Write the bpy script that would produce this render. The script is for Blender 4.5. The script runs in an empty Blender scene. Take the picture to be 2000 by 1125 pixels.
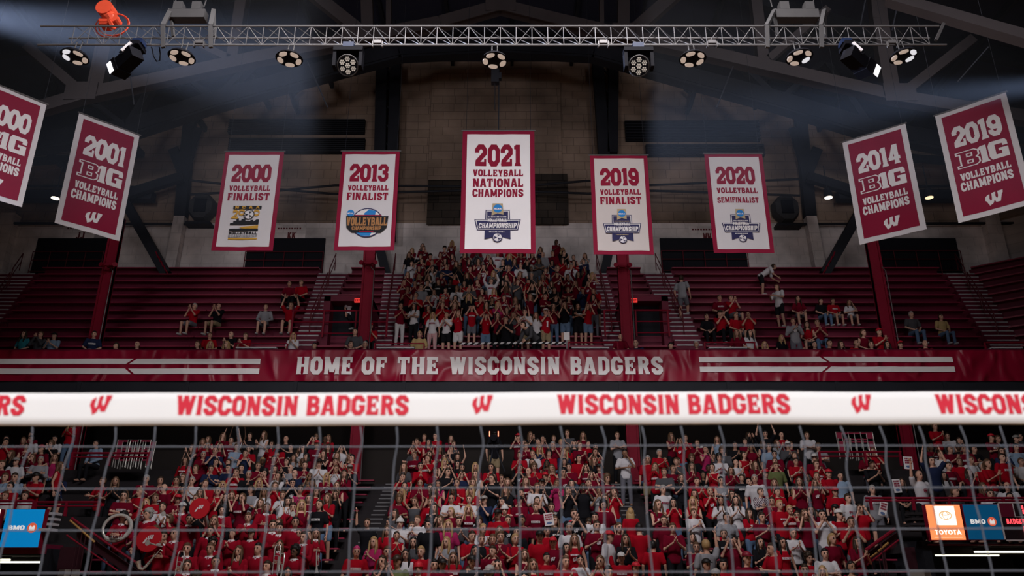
import bpy, bmesh, math, random
import numpy as np
from mathutils import Vector, Matrix

# ------------------------------------------------------------------ camera, world, lights, exposure
SC = bpy.context.scene
COL = SC.collection
rnd = random.Random(7)
F, TH, HC = 1550.0, math.radians(20.75), 1.755        # focal length in px of the 2000 px frame, upward pitch, eye height
CT, ST = math.cos(TH), math.sin(TH)
cam = bpy.data.objects.new('camera', bpy.data.cameras.new('camera'))
COL.objects.link(cam)
cam.location = (0, 0, HC)
cam.rotation_euler = (math.pi / 2 + TH, 0, 0)
cam.data.sensor_width = 36.0
cam.data.lens = 36.0 * F / 2000.0
cam.data.clip_end = 300
cam.data.dof.use_dof = True
cam.data.dof.focus_distance = 25.0
cam.data.dof.aperture_fstop = 3.4
SC.camera = cam
SC.view_settings.view_transform = 'Standard'
SC.view_settings.look = 'None'
SC.view_settings.gamma = 1.0
SC.view_settings.use_curve_mapping = False
SC.view_settings.exposure = 0.0
SC.cycles.max_bounces = 4
SC.cycles.diffuse_bounces = 2
SC.cycles.glossy_bounces = 2
SC.cycles.transmission_bounces = 2
SC.cycles.volume_bounces = 0
SC.cycles.use_denoising = True

world = bpy.data.worlds.new('arena_air')
SC.world = world
world.use_nodes = True
bg = world.node_tree.nodes['Background']
bg.inputs[0].default_value = (0.30, 0.36, 0.62, 1)
bg.inputs[1].default_value = 0.010

def lamp(name, kind, loc, target, energy, color, size=1.0, size_y=None, spot=60, blend=0.4):
    d = bpy.data.lights.new(name, kind)
    d.energy = energy
    d.color = color
    if kind == 'AREA':
        d.shape = 'RECTANGLE'; d.size = size; d.size_y = size_y or size
    else:
        d.shadow_soft_size = size
    if kind == 'SPOT':
        d.spot_size = math.radians(spot); d.spot_blend = blend
    o = bpy.data.objects.new(name, d)
    COL.objects.link(o)
    o.location = loc
    o.rotation_euler = (Vector(target) - Vector(loc)).to_track_quat('-Z', 'Y').to_euler()
    return o

# the court's ring of lamps hangs high over the court and pours down onto the court and the end stand
lamp('court_light', 'AREA', (-3.0, 9.0, 16.0), (-2.6, 10.5, 0.0), 1280, (1.0, 0.95, 0.94), 3.0, 1.2)
lamp('court_light', 'AREA', (2.4, 9.0, 16.0), (2.0, 10.5, 0.0), 1280, (1.0, 0.95, 0.94), 3.0, 1.2)
lamp('net_fill', 'SPOT', (0.0, -7.0, 7.5), (0, 1.93, 2.15), 5200, (1.0, 0.97, 0.96), 0.5, spot=26, blend=0.5)  # added spot behind the camera, only to whiten the net
lamp('banner_fill', 'SPOT', (-7.0, -4.0, 10.5), (-4, 24, 16.0), 2700, (1.0, 0.94, 0.96), 2.2, spot=66, blend=0.9)  # added pair of spots behind the camera, to brighten the banners
lamp('banner_fill', 'SPOT', (7.0, -4.0, 10.5), (4, 24, 16.0), 2700, (1.0, 0.94, 0.96), 2.2, spot=66, blend=0.9)
lamp('wall_fill', 'SPOT', (-13.0, 12.0, 18.5), (-9.5, 34.7, 17.0), 1300, (1.0, 0.95, 0.97), 1.0, spot=70, blend=0.9)  # added pair of side spots, to lift the whitewashed end wall
lamp('wall_fill', 'SPOT', (13.0, 12.0, 18.5), (9.5, 34.7, 17.0), 1300, (1.0, 0.95, 0.97), 1.0, spot=70, blend=0.9)
# stage lamps out of view to the left and right, beaming through the haze under the roof
HAZE_L, HAZE_R = 65000, 30000

def slope(py):
    return math.tan(TH + math.atan((562.5 - py) / F))

def at(px, py, Y):
    """The point at distance Y from the camera's wall that the photo shows at px, py."""
    s = slope(py)
    d = Y * (CT + s * ST)
    return Vector(((px - 1000.0) / F * d, Y, HC + s * Y))

def proj(p):
    d = p[1] * CT + (p[2] - HC) * ST
    v = -p[1] * ST + (p[2] - HC) * CT
    return 1000 + F * p[0] / d, 562.5 - F * v / d

def xat(px, Y, Z):
    return (px - 1000.0) / F * (Y * CT + (Z - HC) * ST)

lamp('haze_beam', 'SPOT', at(-190, 0, 14.6), at(420, 112, 14.0), HAZE_L, (0.60, 0.72, 1.0), 0.15, spot=17, blend=1.0)
lamp('haze_beam', 'SPOT', at(2180, 150, 14.1), at(1400, 238, 14.3), HAZE_R, (0.55, 0.70, 1.0), 0.15, spot=12, blend=1.0)

# ------------------------------------------------------------------ materials
MATS = {}
def mat(name, col, rough=0.6, metal=0.0, spec=0.3, emit=None, estr=0.0, var=0.12, scale=6.0, bump=0.0, bscale=30.0):
    if name in MATS:
        return MATS[name]
    m = bpy.data.materials.new(name)
    m.use_nodes = True
    nt = m.node_tree
    b = nt.nodes['Principled BSDF']
    b.inputs['Roughness'].default_value = rough
    b.inputs['Metallic'].default_value = metal
    b.inputs['Specular IOR Level'].default_value = spec
    c = (col[0], col[1], col[2], 1)
    if var > 0:
        tc = nt.nodes.new('ShaderNodeTexCoord')
        n = nt.nodes.new('ShaderNodeTexNoise')
        n.inputs['Scale'].default_value = scale
        n.inputs['Detail'].default_value = 3
        r = nt.nodes.new('ShaderNodeMix')
        r.data_type = 'RGBA'
        r.inputs[6].default_value = tuple(x * (1 - var) for x in c[:3]) + (1,)
        r.inputs[7].default_value = tuple(min(1, x * (1 + var)) for x in c[:3]) + (1,)
        nt.links.new(tc.outputs['Object'], n.inputs['Vector'])
        nt.links.new(n.outputs['Fac'], r.inputs[0])
        nt.links.new(r.outputs[2], b.inputs['Base Color'])
    else:
        b.inputs['Base Color'].default_value = c
    if bump > 0:
        tc2 = nt.nodes.new('ShaderNodeTexCoord')
        n2 = nt.nodes.new('ShaderNodeTexNoise')
        n2.inputs['Scale'].default_value = bscale
        n2.inputs['Detail'].default_value = 4
        bp = nt.nodes.new('ShaderNodeBump')
        bp.inputs['Strength'].default_value = bump
        nt.links.new(tc2.outputs['Object'], n2.inputs['Vector'])
        nt.links.new(n2.outputs['Fac'], bp.inputs['Height'])
        nt.links.new(bp.outputs['Normal'], b.inputs['Normal'])
    if emit is not None:
        b.inputs['Emission Color'].default_value = (emit[0], emit[1], emit[2], 1)
        b.inputs['Emission Strength'].default_value = estr
    MATS[name] = m
    return m

def brick_mat(name, c1, c2, mortar, bw, bh, var_scale=0.35):
    m = bpy.data.materials.new(name)
    m.use_nodes = True
    nt = m.node_tree
    b = nt.nodes['Principled BSDF']
    b.inputs['Roughness'].default_value = 0.9
    b.inputs['Specular IOR Level'].default_value = 0.1
    tc = nt.nodes.new('ShaderNodeTexCoord')
    sp = nt.nodes.new('ShaderNodeSeparateXYZ')
    cb = nt.nodes.new('ShaderNodeCombineXYZ')
    ad = nt.nodes.new('ShaderNodeMath'); ad.operation = 'ADD'
    nt.links.new(tc.outputs['Object'], sp.inputs[0])
    nt.links.new(sp.outputs[0], ad.inputs[0]); nt.links.new(sp.outputs[1], ad.inputs[1])
    nt.links.new(ad.outputs[0], cb.inputs[0]); nt.links.new(sp.outputs[2], cb.inputs[1])
    br = nt.nodes.new('ShaderNodeTexBrick')
    br.inputs['Color1'].default_value = c1 + (1,)
    br.inputs['Color2'].default_value = c2 + (1,)
    br.inputs['Mortar'].default_value = mortar + (1,)
    br.inputs['Scale'].default_value = 1.0
    br.inputs['Mortar Size'].default_value = 0.016
    br.inputs['Brick Width'].default_value = bw
    br.inputs['Row Height'].default_value = bh
    br.offset_frequency = 2; br.squash = 0.62; br.squash_frequency = 3
    nt.links.new(cb.outputs[0], br.inputs['Vector'])
    n = nt.nodes.new('ShaderNodeTexNoise')
    n.inputs['Scale'].default_value = var_scale
    n.inputs['Detail'].default_value = 6
    nt.links.new(cb.outputs[0], n.inputs['Vector'])
    cr = nt.nodes.new('ShaderNodeMapRange')
    cr.inputs[1].default_value = 0.3; cr.inputs[2].default_value = 0.7
    cr.inputs[3].default_value = 0.45; cr.inputs[4].default_value = 1.25
    nt.links.new(n.outputs['Fac'], cr.inputs[0])
    mx = nt.nodes.new('ShaderNodeMix'); mx.data_type = 'RGBA'; mx.blend_type = 'MULTIPLY'
    mx.inputs[0].default_value = 1.0
    nt.links.new(br.outputs['Color'], mx.inputs[6])
    nt.links.new(cr.outputs[0], mx.inputs[7])
    nt.links.new(mx.outputs[2], b.inputs['Base Color'])
    MATS[name] = m
    return m

CARD = (0.42, 0.012, 0.05)
M_red_cloth = mat('cardinal_cloth', (0.22, 0.002, 0.030), 0.8, var=0.1, scale=3, bump=0.15, bscale=3)
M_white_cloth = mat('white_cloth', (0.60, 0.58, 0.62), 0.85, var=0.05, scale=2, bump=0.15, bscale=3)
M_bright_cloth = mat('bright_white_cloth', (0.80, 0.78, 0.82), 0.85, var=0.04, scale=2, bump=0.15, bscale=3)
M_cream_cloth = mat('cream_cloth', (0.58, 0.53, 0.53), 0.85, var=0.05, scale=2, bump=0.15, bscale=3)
M_letter_white = mat('white_lettering', (0.72, 0.70, 0.73), 0.8, var=0.04)
M_letter_red = mat('cardinal_lettering', (0.24, 0.004, 0.030), 0.8, var=0.06)
M_navy = mat('navy_print', (0.025, 0.025, 0.09), 0.8, var=0.05)
M_blue = mat('blue_print', (0.02, 0.20, 0.55), 0.8, var=0.05)
M_gold = mat('tan_print', (0.42, 0.33, 0.20), 0.8, var=0.05)
M_amber = mat('amber_print', (0.55, 0.30, 0.04), 0.8, var=0.05)
M_black = mat('black_print', (0.012, 0.012, 0.016), 0.8, var=0.05)
M_bronze = mat('bronze_print', (0.38, 0.18, 0.07), 0.8, var=0.05)
M_red_paint = mat('red_paint', (0.20, 0.005, 0.022), 0.6, spec=0.15, var=0.15, scale=2)
M_seat = mat('red_bench_paint', (0.27, 0.020, 0.055), 0.5, spec=0.35, var=0.35, scale=0.9)
M_riser = mat('red_riser_paint', (0.13, 0.008, 0.030), 0.6, spec=0.25, var=0.3, scale=0.7)
M_concrete = mat('dark_concrete', (0.022, 0.018, 0.021), 0.9, var=0.3, scale=2)
M_nosing = mat('worn_step_edge', (0.46, 0.44, 0.47), 0.7, var=0.25, scale=5)
M_dark = mat('dark_steel', (0.019, 0.021, 0.030), 0.7, var=0.3, scale=1)
M_roofsteel = mat('brown_roof_steel', (0.060, 0.050, 0.054), 0.75, var=0.25, scale=1)
M_roof = mat('dark_roof_boards', (0.030, 0.033, 0.060), 0.9, var=0.3, scale=0.6)
M_alu = mat('bare_aluminium', (0.13, 0.125, 0.13), 0.5, metal=0.4, var=0.1)
M_grey = mat('grey_steel', (0.055, 0.053, 0.056), 0.7, metal=0.1, var=0.15)
M_blackcase = mat('black_housing', (0.005, 0.005, 0.008), 0.7, spec=0.08, var=0.1)
M_voidboard = mat('black_board', (0.006, 0.007, 0.012), 0.85, var=0.2)
M_chrome = mat('polished_silver', (0.62, 0.60, 0.57), 0.25, metal=0.35, spec=0.9, var=0.25, scale=25)
M_brick = brick_mat('brown_block_wall', (0.40, 0.295, 0.235), (0.35, 0.26, 0.205), (0.23, 0.17, 0.14), 1.05, 0.46)
M_painted = brick_mat('whitewashed_block_wall', (0.82, 0.75, 0.745), (0.78, 0.71, 0.71), (0.66, 0.60, 0.60), 1.05, 0.46, 0.5)

# ------------------------------------------------------------------ mesh helpers
class MB:
    """Collects shapes and links them as one mesh object."""
    def __init__(self):
        self.v, self.f, self.mi = [], [], []
    def add(self, vs, fs, m=0):
        o = len(self.v)
        self.v += [tuple(x) for x in vs]
        self.f += [tuple(i + o for i in f) for f in fs]
        self.mi += [m] * len(fs)
        return self
    def box(self, c, s, m=0, R=None):
        x, y, z = s[0] / 2, s[1] / 2, s[2] / 2
        vs = [Vector((a * x, b * y, d * z)) for d in (-1, 1) for b in (-1, 1) for a in (-1, 1)]
        if R is not None:
            vs = [R @ p for p in vs]
        c = Vector(c)
        return self.add([p + c for p in vs], [(0, 2, 3, 1), (4, 5, 7, 6), (0, 1, 5, 4), (2, 6, 7, 3), (0, 4, 6, 2), (1, 3, 7, 5)], m)
    def bx(self, x0, x1, y0, y1, z0, z1, m=0):
        return self.box(((x0 + x1) / 2, (y0 + y1) / 2, (z0 + z1) / 2), (x1 - x0, y1 - y0, z1 - z0), m)
    def bar(self, p, q, w, h, m=0, up=(0, 0, 1)):
        p, q = Vector(p), Vector(q)
        d = (q - p)
        L = d.length
        d.normalize()
        s = d.cross(Vector(up))
        if s.length < 1e-4:
            s = d.cross(Vector((0, 1, 0)))
        s.normalize()
        u = s.cross(d)
        R = Matrix((s, d, u)).transposed()
        return self.box((p + q) / 2, (w, L, h), m, R)
    def tube(self, pts, r, n=6, m=0, closed=False, caps=True):
        pts = [Vector(p) for p in pts]
        rs = r if isinstance(r, (list, tuple)) else [r] * len(pts)
        N = len(pts)
        vs, fs = [], []
        ref = None
        for i, p in enumerate(pts):
            a = pts[(i - 1) % N] if (i > 0 or closed) else p
            b = pts[(i + 1) % N] if (i < N - 1 or closed) else p
            t = (b - a).normalized()
            if ref is None:
                ref = Vector((0, 0, 1)) if abs(t.z) < 0.9 else Vector((1, 0, 0))
            s = t.cross(ref).normalized()
            u = s.cross(t).normalized()
            ref = u
            for k in range(n):
                an = 2 * math.pi * k / n
                vs.append(p + (s * math.cos(an) + u * math.sin(an)) * rs[i])
        for i in range(N if closed else N - 1):
            j = (i + 1) % N
            for k in range(n):
                l = (k + 1) % n
                fs.append((i * n + k, i * n + l, j * n + l, j * n + k))
        if caps and not closed:
            fs.append(tuple(range(n))[::-1])
            fs.append(tuple((N - 1) * n + k for k in range(n)))
        return self.add(vs, fs, m)
    def ell(self, c, r, n=12, rings=8, m=0, R=None):
        c = Vector(c)
        vs, fs = [], []
        for i in range(1, rings):
            ph = math.pi * i / rings
            for k in range(n):
                a = 2 * math.pi * k / n
                p = Vector((r[0] * math.sin(ph) * math.cos(a), r[1] * math.sin(ph) * math.sin(a), r[2] * math.cos(ph)))
                vs.append((R @ p if R is not None else p) + c)
        for s in (1, -1):
            p = Vector((0, 0, s * r[2]))
            vs.append((R @ p if R is not None else p) + c)
        T, B = len(vs) - 2, len(vs) - 1
        for i in range(rings - 2):
            for k in range(n):
                l = (k + 1) % n
                fs.append((i * n + k, (i + 1) * n + k, (i + 1) * n + l, i * n + l))
        for k in range(n):
            l = (k + 1) % n
            fs.append((T, k, l))
            fs.append((B, (rings - 2) * n + l, (rings - 2) * n + k))
        return self.add(vs, fs, m)
    def loft(self, rings, n=12, m=0):
        """rings: (centre, axis-x vector, axis-y vector) ellipses joined in order and capped."""
        vs, fs = [], []
        for c, ax, ay in rings:
            c, ax, ay = Vector(c), Vector(ax), Vector(ay)
            for k in range(n):
                a = 2 * math.pi * k / n
                vs.append(c + ax * math.cos(a) + ay * math.sin(a))
        N = len(rings)
        for i in range(N - 1):
            for k in range(n):
                l = (k + 1) % n
                fs.append((i * n + k, i * n + l, (i + 1) * n + l, (i + 1) * n + k))
        fs.append(tuple(range(n))[::-1])
        fs.append(tuple((N - 1) * n + k for k in range(n)))
        return self.add(vs, fs, m)
    def cyl(self, p, q, r0, r1=None, n=16, m=0):
        return self.tube([p, q], [r0, r0 if r1 is None else r1], n, m)
    def xf(self, M):
        self.v = [tuple(M @ Vector(p)) for p in self.v]
        return self
    def mesh(self, name, mats, smooth=False):
        me = bpy.data.meshes.new(name)
        me.from_pydata(self.v, [], self.f)
        for m in mats:
            me.materials.append(m)
        if len(mats) > 1:
            me.polygons.foreach_set('material_index', self.mi)
        if smooth:
            me.polygons.foreach_set('use_smooth', [True] * len(me.polygons))
        me.update()
        return me
    def build(self, name, mats, parent=None, smooth=False, loc=None):
        if not isinstance(mats, (list, tuple)):
            mats = [mats]
        o = bpy.data.objects.new(name, self.mesh(name, mats, smooth))
        COL.objects.link(o)
        if parent is not None:
            o.parent = parent
        if loc is not None:
            o.location = loc
        return o

def tag(o, label=None, cat=None, group=None, kind=None):
    if label: o['label'] = label
    if cat: o['category'] = cat
    if group: o['group'] = group
    if kind: o['kind'] = kind
    return o

def thing(name, label, cat, loc=(0, 0, 0), rz=0.0, group=None):
    o = bpy.data.objects.new(name, None)
    o.empty_display_size = 0.2
    COL.objects.link(o)
    o.location = loc
    o.rotation_euler = (0, 0, rz)
    return tag(o, label, cat, group)

def dup(root, label, loc=None, rz=None):
    """A copy of a thing with copies of its parts and sub-parts."""
    def cp(o, par):
        c = o.copy()
        COL.objects.link(c)
        c.parent = par
        for ch in list(o.children):
            cp(ch, c)
        return c
    r = cp(root, None)
    if label: r['label'] = label
    if loc is not None: r.location = loc
    if rz is not None: r.rotation_euler = (0, 0, rz)
    return r

# ------------------------------------------------------------------ slab lettering
WT = 1.17
def stroke(pts, t, closed=False):
    t = t * WT
    P = [Vector((a, b)) for a, b in pts]
    n = len(P)
    L, R = [], []
    for i in range(n):
        a = P[i - 1] if (i > 0 or closed) else None
        b = P[(i + 1) % n] if (i < n - 1 or closed) else None
        d1 = (P[i] - a).normalized() if a is not None else None
        d2 = (b - P[i]).normalized() if b is not None else None
        if d1 is None: d1 = d2
        if d2 is None: d2 = d1
        n1, n2 = Vector((-d1.y, d1.x)), Vector((-d2.y, d2.x))
        mi = (n1 + n2)
        mi = mi / max(1e-6, mi.length)
        k = (t / 2) / max(0.35, mi.dot(n1))
        L.append(P[i] + mi * k); R.append(P[i] - mi * k)
    out = []
    for i in range(n if closed else n - 1):
        j = (i + 1) % n
        out.append([R[i], R[j], L[j], L[i]])
    return [[(p.x, p.y) for p in q] for q in out]

def rect(x0, y0, x1, y1):
    return [[(x0, y0), (x1, y0), (x1, y1), (x0, y1)]]

def para(x0, x1, t, y0=0.0, y1=1.0):
    t = t * WT
    return [[(x0 - t / 2, y0), (x0 + t / 2, y0), (x1 + t / 2, y1), (x1 - t / 2, y1)]]

def srf(x, top=False, w=0.29, h=0.15):
    if top:
        return [[(x - w / 2 + 0.045, 1 - h), (x + w / 2 - 0.045, 1 - h), (x + w / 2, 1.0), (x - w / 2, 1.0)]]
    return [[(x - w / 2, 0), (x + w / 2, 0), (x + w / 2 - 0.045, h), (x - w / 2 + 0.045, h)]]

def glyphs():
    T = 0.2
    O = stroke([(.1, .26), (.1, .74), (.22, .9), (.4, .9), (.52, .74), (.52, .26), (.4, .1), (.22, .1)], T, True)
    stem = lambda x, t=T: para(x, x, t)
    G = {}
    G['O'] = (.62, O); G['0'] = (.62, O)
    G['C'] = (.62, stroke([(.52, .64), (.52, .74), (.4, .9), (.22, .9), (.1, .74), (.1, .26), (.22, .1), (.4, .1), (.52, .26), (.52, .36)], T))
    G['G'] = (.64, stroke([(.52, .66), (.52, .74), (.4, .9), (.22, .9), (.1, .74), (.1, .26), (.22, .1), (.4, .1), (.52, .26), (.52, .5)], T) + rect(.34, .38, .64, .52))
    G['S'] = (.62, stroke([(.51, .66), (.51, .77), (.4, .9), (.22, .9), (.11, .77), (.11, .67), (.22, .55), (.40, .45), (.51, .33), (.51, .23), (.4, .1), (.22, .1), (.11, .23), (.11, .35)], T))
    G['D'] = (.63, stem(.14) + stroke([(.02, .91), (.38, .91), (.53, .76), (.53, .24), (.38, .09), (.02, .09)], .19))
    G['B'] = (.62, stem(.14) + stroke([(.02, .91), (.38, .91), (.49, .81), (.49, .64), (.4, .53), (.14, .53)], .18) + stroke([(.14, .5), (.41, .5), (.52, .4), (.52, .19), (.41, .09), (.02, .09)], .18))
    G['E'] = (.6, stem(.14) + rect(.0, .82, .56, 1) + rect(.1, .42, .42, .58) + rect(.0, 0, .57, .18) + rect(.44, .68, .56, .9) + rect(.45, .1, .57, .33) + rect(.34, .36, .44, .64))
    G['F'] = (.58, stem(.14) + rect(.0, .82, .56, 1) + rect(.1, .42, .42, .58) + rect(.44, .66, .56, .9) + rect(.34, .36, .44, .64) + srf(.14))
    G['H'] = (.66, stem(.14) + stem(.52) + rect(.14, .42, .52, .58) + srf(.14) + srf(.52) + srf(.14, True) + srf(.52, True))
    G['I'] = (.3, stem(.15) + srf(.15) + srf(.15, True))
    G['L'] = (.58, stem(.14) + srf(.14, True) + rect(0, 0, .56, .18) + rect(.44, .1, .56, .36))
    G['M'] = (.84, stem(.13, .18) + stem(.71, .18) + para(.42, .15, .19, .12, 1) + para(.42, .69, .19, .12, 1) + srf(.13, False, .27) + srf(.71, False, .27) + rect(.0, .86, .2, 1) + rect(.64, .86, .84, 1))
    G['N'] = (.68, stem(.13, .17) + stem(.54, .17) + para(.51, .16, .2) + srf(.13, False, .26) + srf(.54, True, .27) + rect(0, .86, .18, 1))
    G['P'] = (.6, stem(.14) + stroke([(.02, .91), (.38, .91), (.5, .79), (.5, .55), (.38, .43), (.14, .43)], .18) + srf(.14))
    G['R'] = (.64, stem(.14) + stroke([(.02, .91), (.38, .91), (.5, .79), (.5, .62), (.38, .5), (.14, .5)], .18) + para(.53, .36, .2, 0, .52) + srf(.14, False, .27) + rect(.44, 0, .64, .13))
    G['T'] = (.62, stem(.31) + rect(0, .82, .62, 1) + rect(0, .64, .12, .9) + rect(.5, .64, .62, .9) + srf(.31))
    G['U'] = (.66, stroke([(.14, 1), (.14, .26), (.25, .1), (.41, .1), (.52, .26), (.52, 1)], T) + srf(.14, True) + srf(.52, True))
    G['V'] = (.64, para(.31, .13, .2) + para(.33, .51, .2) + srf(.13, True, .27) + srf(.51, True, .27))
    G['W'] = (.92, para(.27, .12, .19) + para(.29, .45, .18, 0, 1) + para(.63, .47, .18, 0, 1) + para(.65, .80, .19) + srf(.12, True, .26) + srf(.46, True, .26) + srf(.80, True, .26))
    G['Y'] = (.64, para(.31, .13, .2, .4, 1) + para(.33, .51, .2, .4, 1) + rect(.22, 0, .42, .5) + srf(.32) + srf(.13, True, .26) + srf(.51, True, .26))
    G['A'] = (.68, para(.12, .30, .19) + para(.56, .38, .19) + rect(.18, .2, .5, .34) + srf(.12, False, .26) + srf(.56, False, .26) + rect(.2, .88, .4, 1))
    G['K'] = (.66, stem(.14) + para(.2, .5, .19, .42, 1) + para(.54, .28, .2, 0, .6) + srf(.14) + srf(.14, True) + srf(.53, False, .26) + srf(.5, True, .26))
    G['J'] = (.5, stroke([(.36, 1), (.36, .26), (.28, .1), (.14, .1), (.08, .3)], .18) + srf(.36, True))
    G['X'] = (.64, para(.13, .51, .2) + para(.51, .13, .2) + srf(.13, False, .26) + srf(.51, False, .26) + srf(.13, True, .26) + srf(.51, True, .26))
    G['1'] = (.4, stem(.22) + srf(.22, False, .36) + [[(.02, .78), (.14, .78), (.14, 1), (.02, .93)]])
    G['2'] = (.62, stroke([(.1, .62), (.1, .75), (.22, .9), (.4, .9), (.52, .75), (.52, .60), (.14, .22), (.12, .05)], T) + rect(.02, 0, .6, .2) + rect(.48, .1, .6, .34))
    G['3'] = (.62, stroke([(.1, .66), (.1, .76), (.22, .9), (.4, .9), (.51, .78), (.51, .64), (.42, .53), (.26, .53)], .19) + stroke([(.26, .51), (.42, .51), (.52, .4), (.52, .23), (.4, .1), (.22, .1), (.1, .24), (.1, .35)], .19))
    G['4'] = (.66, para(.44, .44, .2) + para(.1, .4, .19, .25, 1) + rect(.0, .22, .64, .39) + srf(.44, False, .32))
    G['9'] = (.62, stroke([(.52, .5), (.52, .74), (.4, .9), (.22, .9), (.1, .74), (.1, .58), (.22, .44), (.4, .44), (.52, .5)], .2) + stroke([(.52, .6), (.52, .26), (.4, .1), (.22, .1), (.1, .24), (.1, .34)], .2))
    G['-'] = (.4, rect(.05, .42, .35, .56))
    G[' '] = (.38, [])
    return G
GL = glyphs()
WT = 1.0

def text_polys(s, gap=0.055):
    x, out = 0.0, []
    for ch in s:
        w, ps = GL[ch]
        for p in ps:
            out.append([(a + x, b) for a, b in p])
        x += w + gap
    return out, x - gap

def text_in(s, x0, x1, y0, y1, gap=0.055, shear=0.0):
    """The word s stretched into the box; list of 2D polygons."""
    ps, w = text_polys(s, gap)
    k = (x1 - x0) / w
    h = y1 - y0
    return [[(x0 + a * k + shear * b * h, y0 + b * h) for a, b in p] for p in ps]

W_PTS = [(275, 960), (450, 850), (485, 765), (525, 690), (540, 690), (590, 825), (795, 830), (915, 400), (965, 340), (990, 170), (740, 170), (732, 300), (735, 430),
         (715, 500), (690, 575), (650, 575), (615, 480), (600, 400), (620, 320), (640, 180), (560, 185), (460, 210), (445, 300), (440, 430), (420, 600), (385, 660),
         (350, 655), (325, 580), (315, 500), (330, 400), (345, 300), (350, 235), (250, 285), (160, 360), (135, 430), (110, 600), (150, 620), (200, 745)]
W_LOGO = [((x - 110) / 880.0, (960 - y) / 790.0) for x, y in W_PTS]

def w_in(x0, x1, y0, y1):
    return [[(x0 + a * (x1 - x0), y0 + b * (y1 - y0)) for a, b in W_LOGO]]

def disc(cx, cy, rx, ry=None, n=20):
    ry = rx if ry is None else ry
    return [[(cx + rx * math.cos(2 * math.pi * k / n), cy + ry * math.sin(2 * math.pi * k / n)) for k in range(n)]]

def ring(cx, cy, rx, ry, t, n=24):
    return stroke([(cx + rx * math.cos(2 * math.pi * k / n), cy + ry * math.sin(2 * math.pi * k / n)) for k in range(n)], t, True)

def flat(polys, name, m, parent, surf, off, eps=5e-5):
    """2D polygons laid on a cloth: surf(x, z) is the cloth's depth, off lifts the print off it."""
    mb = MB()
    for j, p in enumerate(polys):
        a = sum(p[i][0] * p[(i + 1) % len(p)][1] - p[(i + 1) % len(p)][0] * p[i][1] for i in range(len(p)))
        q = p if a > 0 else p[::-1]
        mb.add([(x, surf(x, z) - off - j * eps, z) for x, z in q], [tuple(range(len(q)))])
    return mb.build(name, m, parent)
# ------------------------------------------------------------------ the hall: floor, stands, walls, roof
def struct(name, mb, mats, parent=None):
    o = mb.build(name, mats, parent)
    if parent is None:
        o['kind'] = 'structure'
    return o

YW = 34.7                                              # end wall
ZP = at(1000, 437, YW).z                               # top of the whitewash
L_ROWS, L_Y0, L_RUN, L_Z0, L_RISE = 17, 17.3, 0.6, 0.30, 0.292
U_ROWS, U_Y0, U_RUN = 13, 26.2, 0.6
U_Z0, U_Z12 = 8.39, at(1000, 539, 26.2 + 12 * 0.6).z
U_RISE = (U_Z12 - U_Z0) / 12
S_ROWS, S_Y0, S_RUN, S_Z0, S_RISE = 11, 20.9, 0.6, 2.80, 0.262
lrow = lambda k: (L_Y0 + L_RUN * k, L_Z0 + L_RISE * k)
urow = lambda k: (U_Y0 + U_RUN * k, U_Z0 + U_RISE * k)
srow = lambda k: (S_Y0 + S_RUN * k, S_Z0 + S_RISE * k)
LX0, LX1 = -10.6, 9.7
AISLE_L = (-4.45, -3.45)
AISLE_R = (2.95, 3.95)
YF = 25.8                                              # balcony front

f = MB(); f.bx(-30, 30, -14, 36, -0.2, 0.0)
struct('floor', f, mat('court_boards', (0.35, 0.20, 0.09), 0.35, var=0.1, scale=1))

f = MB()
for k in range(L_ROWS):
    y, z = lrow(k)
    f.bx(LX0, LX1, y - 0.25, 28.6, max(0, z - L_RISE), z)
struct('floor_lower_stand', f, M_concrete)
for sgn, xa, xb in ((-1, -19.5, LX0), (1, LX1, 19.5)):
    f = MB()
    for k in range(S_ROWS):
        y, z = srow(k)
        f.bx(xa, xb, y - 0.25, 28.6, z - (S_RISE if k else 0.22), z)
    struct('floor_corner_stand', f, M_concrete)

# balcony: slab, stepped seating, side extensions that turn the corner
f = MB()
f.bx(-26, 26, YF + 0.12, YW, U_Z0 - 0.35, U_Z0)
for k in range(1, U_ROWS):
    y, z = urow(k)
    f.bx(-26, 26, y - 0.22, YW, z - U_RISE, z)
struct('floor_balcony', f, M_riser)
f = MB(); f.bx(-26, 26, YF + 0.2, 28.6, 8.0, U_Z0 - 0.35)
f.bx(-26, 26, YF + 0.05, YF + 0.2, 7.75, U_Z0)
for i in range(-6, 7):
    f.bx(i * 3.6 - 0.06, i * 3.6 + 0.06, YF + 0.01, YF + 0.06, 7.75, 8.2)
struct('ceiling_balcony_soffit', f, M_dark)
f = MB(); f.bx(-26, 26, 28.6, 28.9, 0, 8.3)
struct('wall_lower', f, mat('brown_lower_wall', (0.024, 0.019, 0.018), 0.9, var=0.3, scale=0.5))

# end wall: whitewashed foot, brown block above, roof-shaped top
prof = [(-40, 300), (390, 225), (540, 178), (720, 128), (790, 120), (1150, 120), (1250, 134), (1400, 178), (1545, 225), (2040, 320)]
pts = [at(a, b, YW) for a, b in prof]
f = MB()
vs = [(pts[0].x, YW, 10), (pts[-1].x, YW, 10)] + [tuple(p) for p in pts[::-1]]
f.add(vs, [tuple(range(len(vs)))])
vs2 = [(x, YW + 0.6, z) for x, y, z in vs]
f.add(vs2, [tuple(range(len(vs2)))[::-1]])
struct('wall_end', f, M_brick)
f = MB(); f.bx(-26, 26, YW - 0.06, YW + 0.02, 12, ZP)
struct('wall_end_painted', f, M_painted)
# shallow projecting bay in the middle
bxl, bxr = at(838, 300, YW - 0.25).x, at(1097, 300, YW - 0.25).x
bt = at(900, 128, YW).z
f = MB(); f.bx(bxl, bxr, YW - 0.25, YW, ZP + 0.2, bt - 0.4)
struct('trim_1', f, M_brick)
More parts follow.
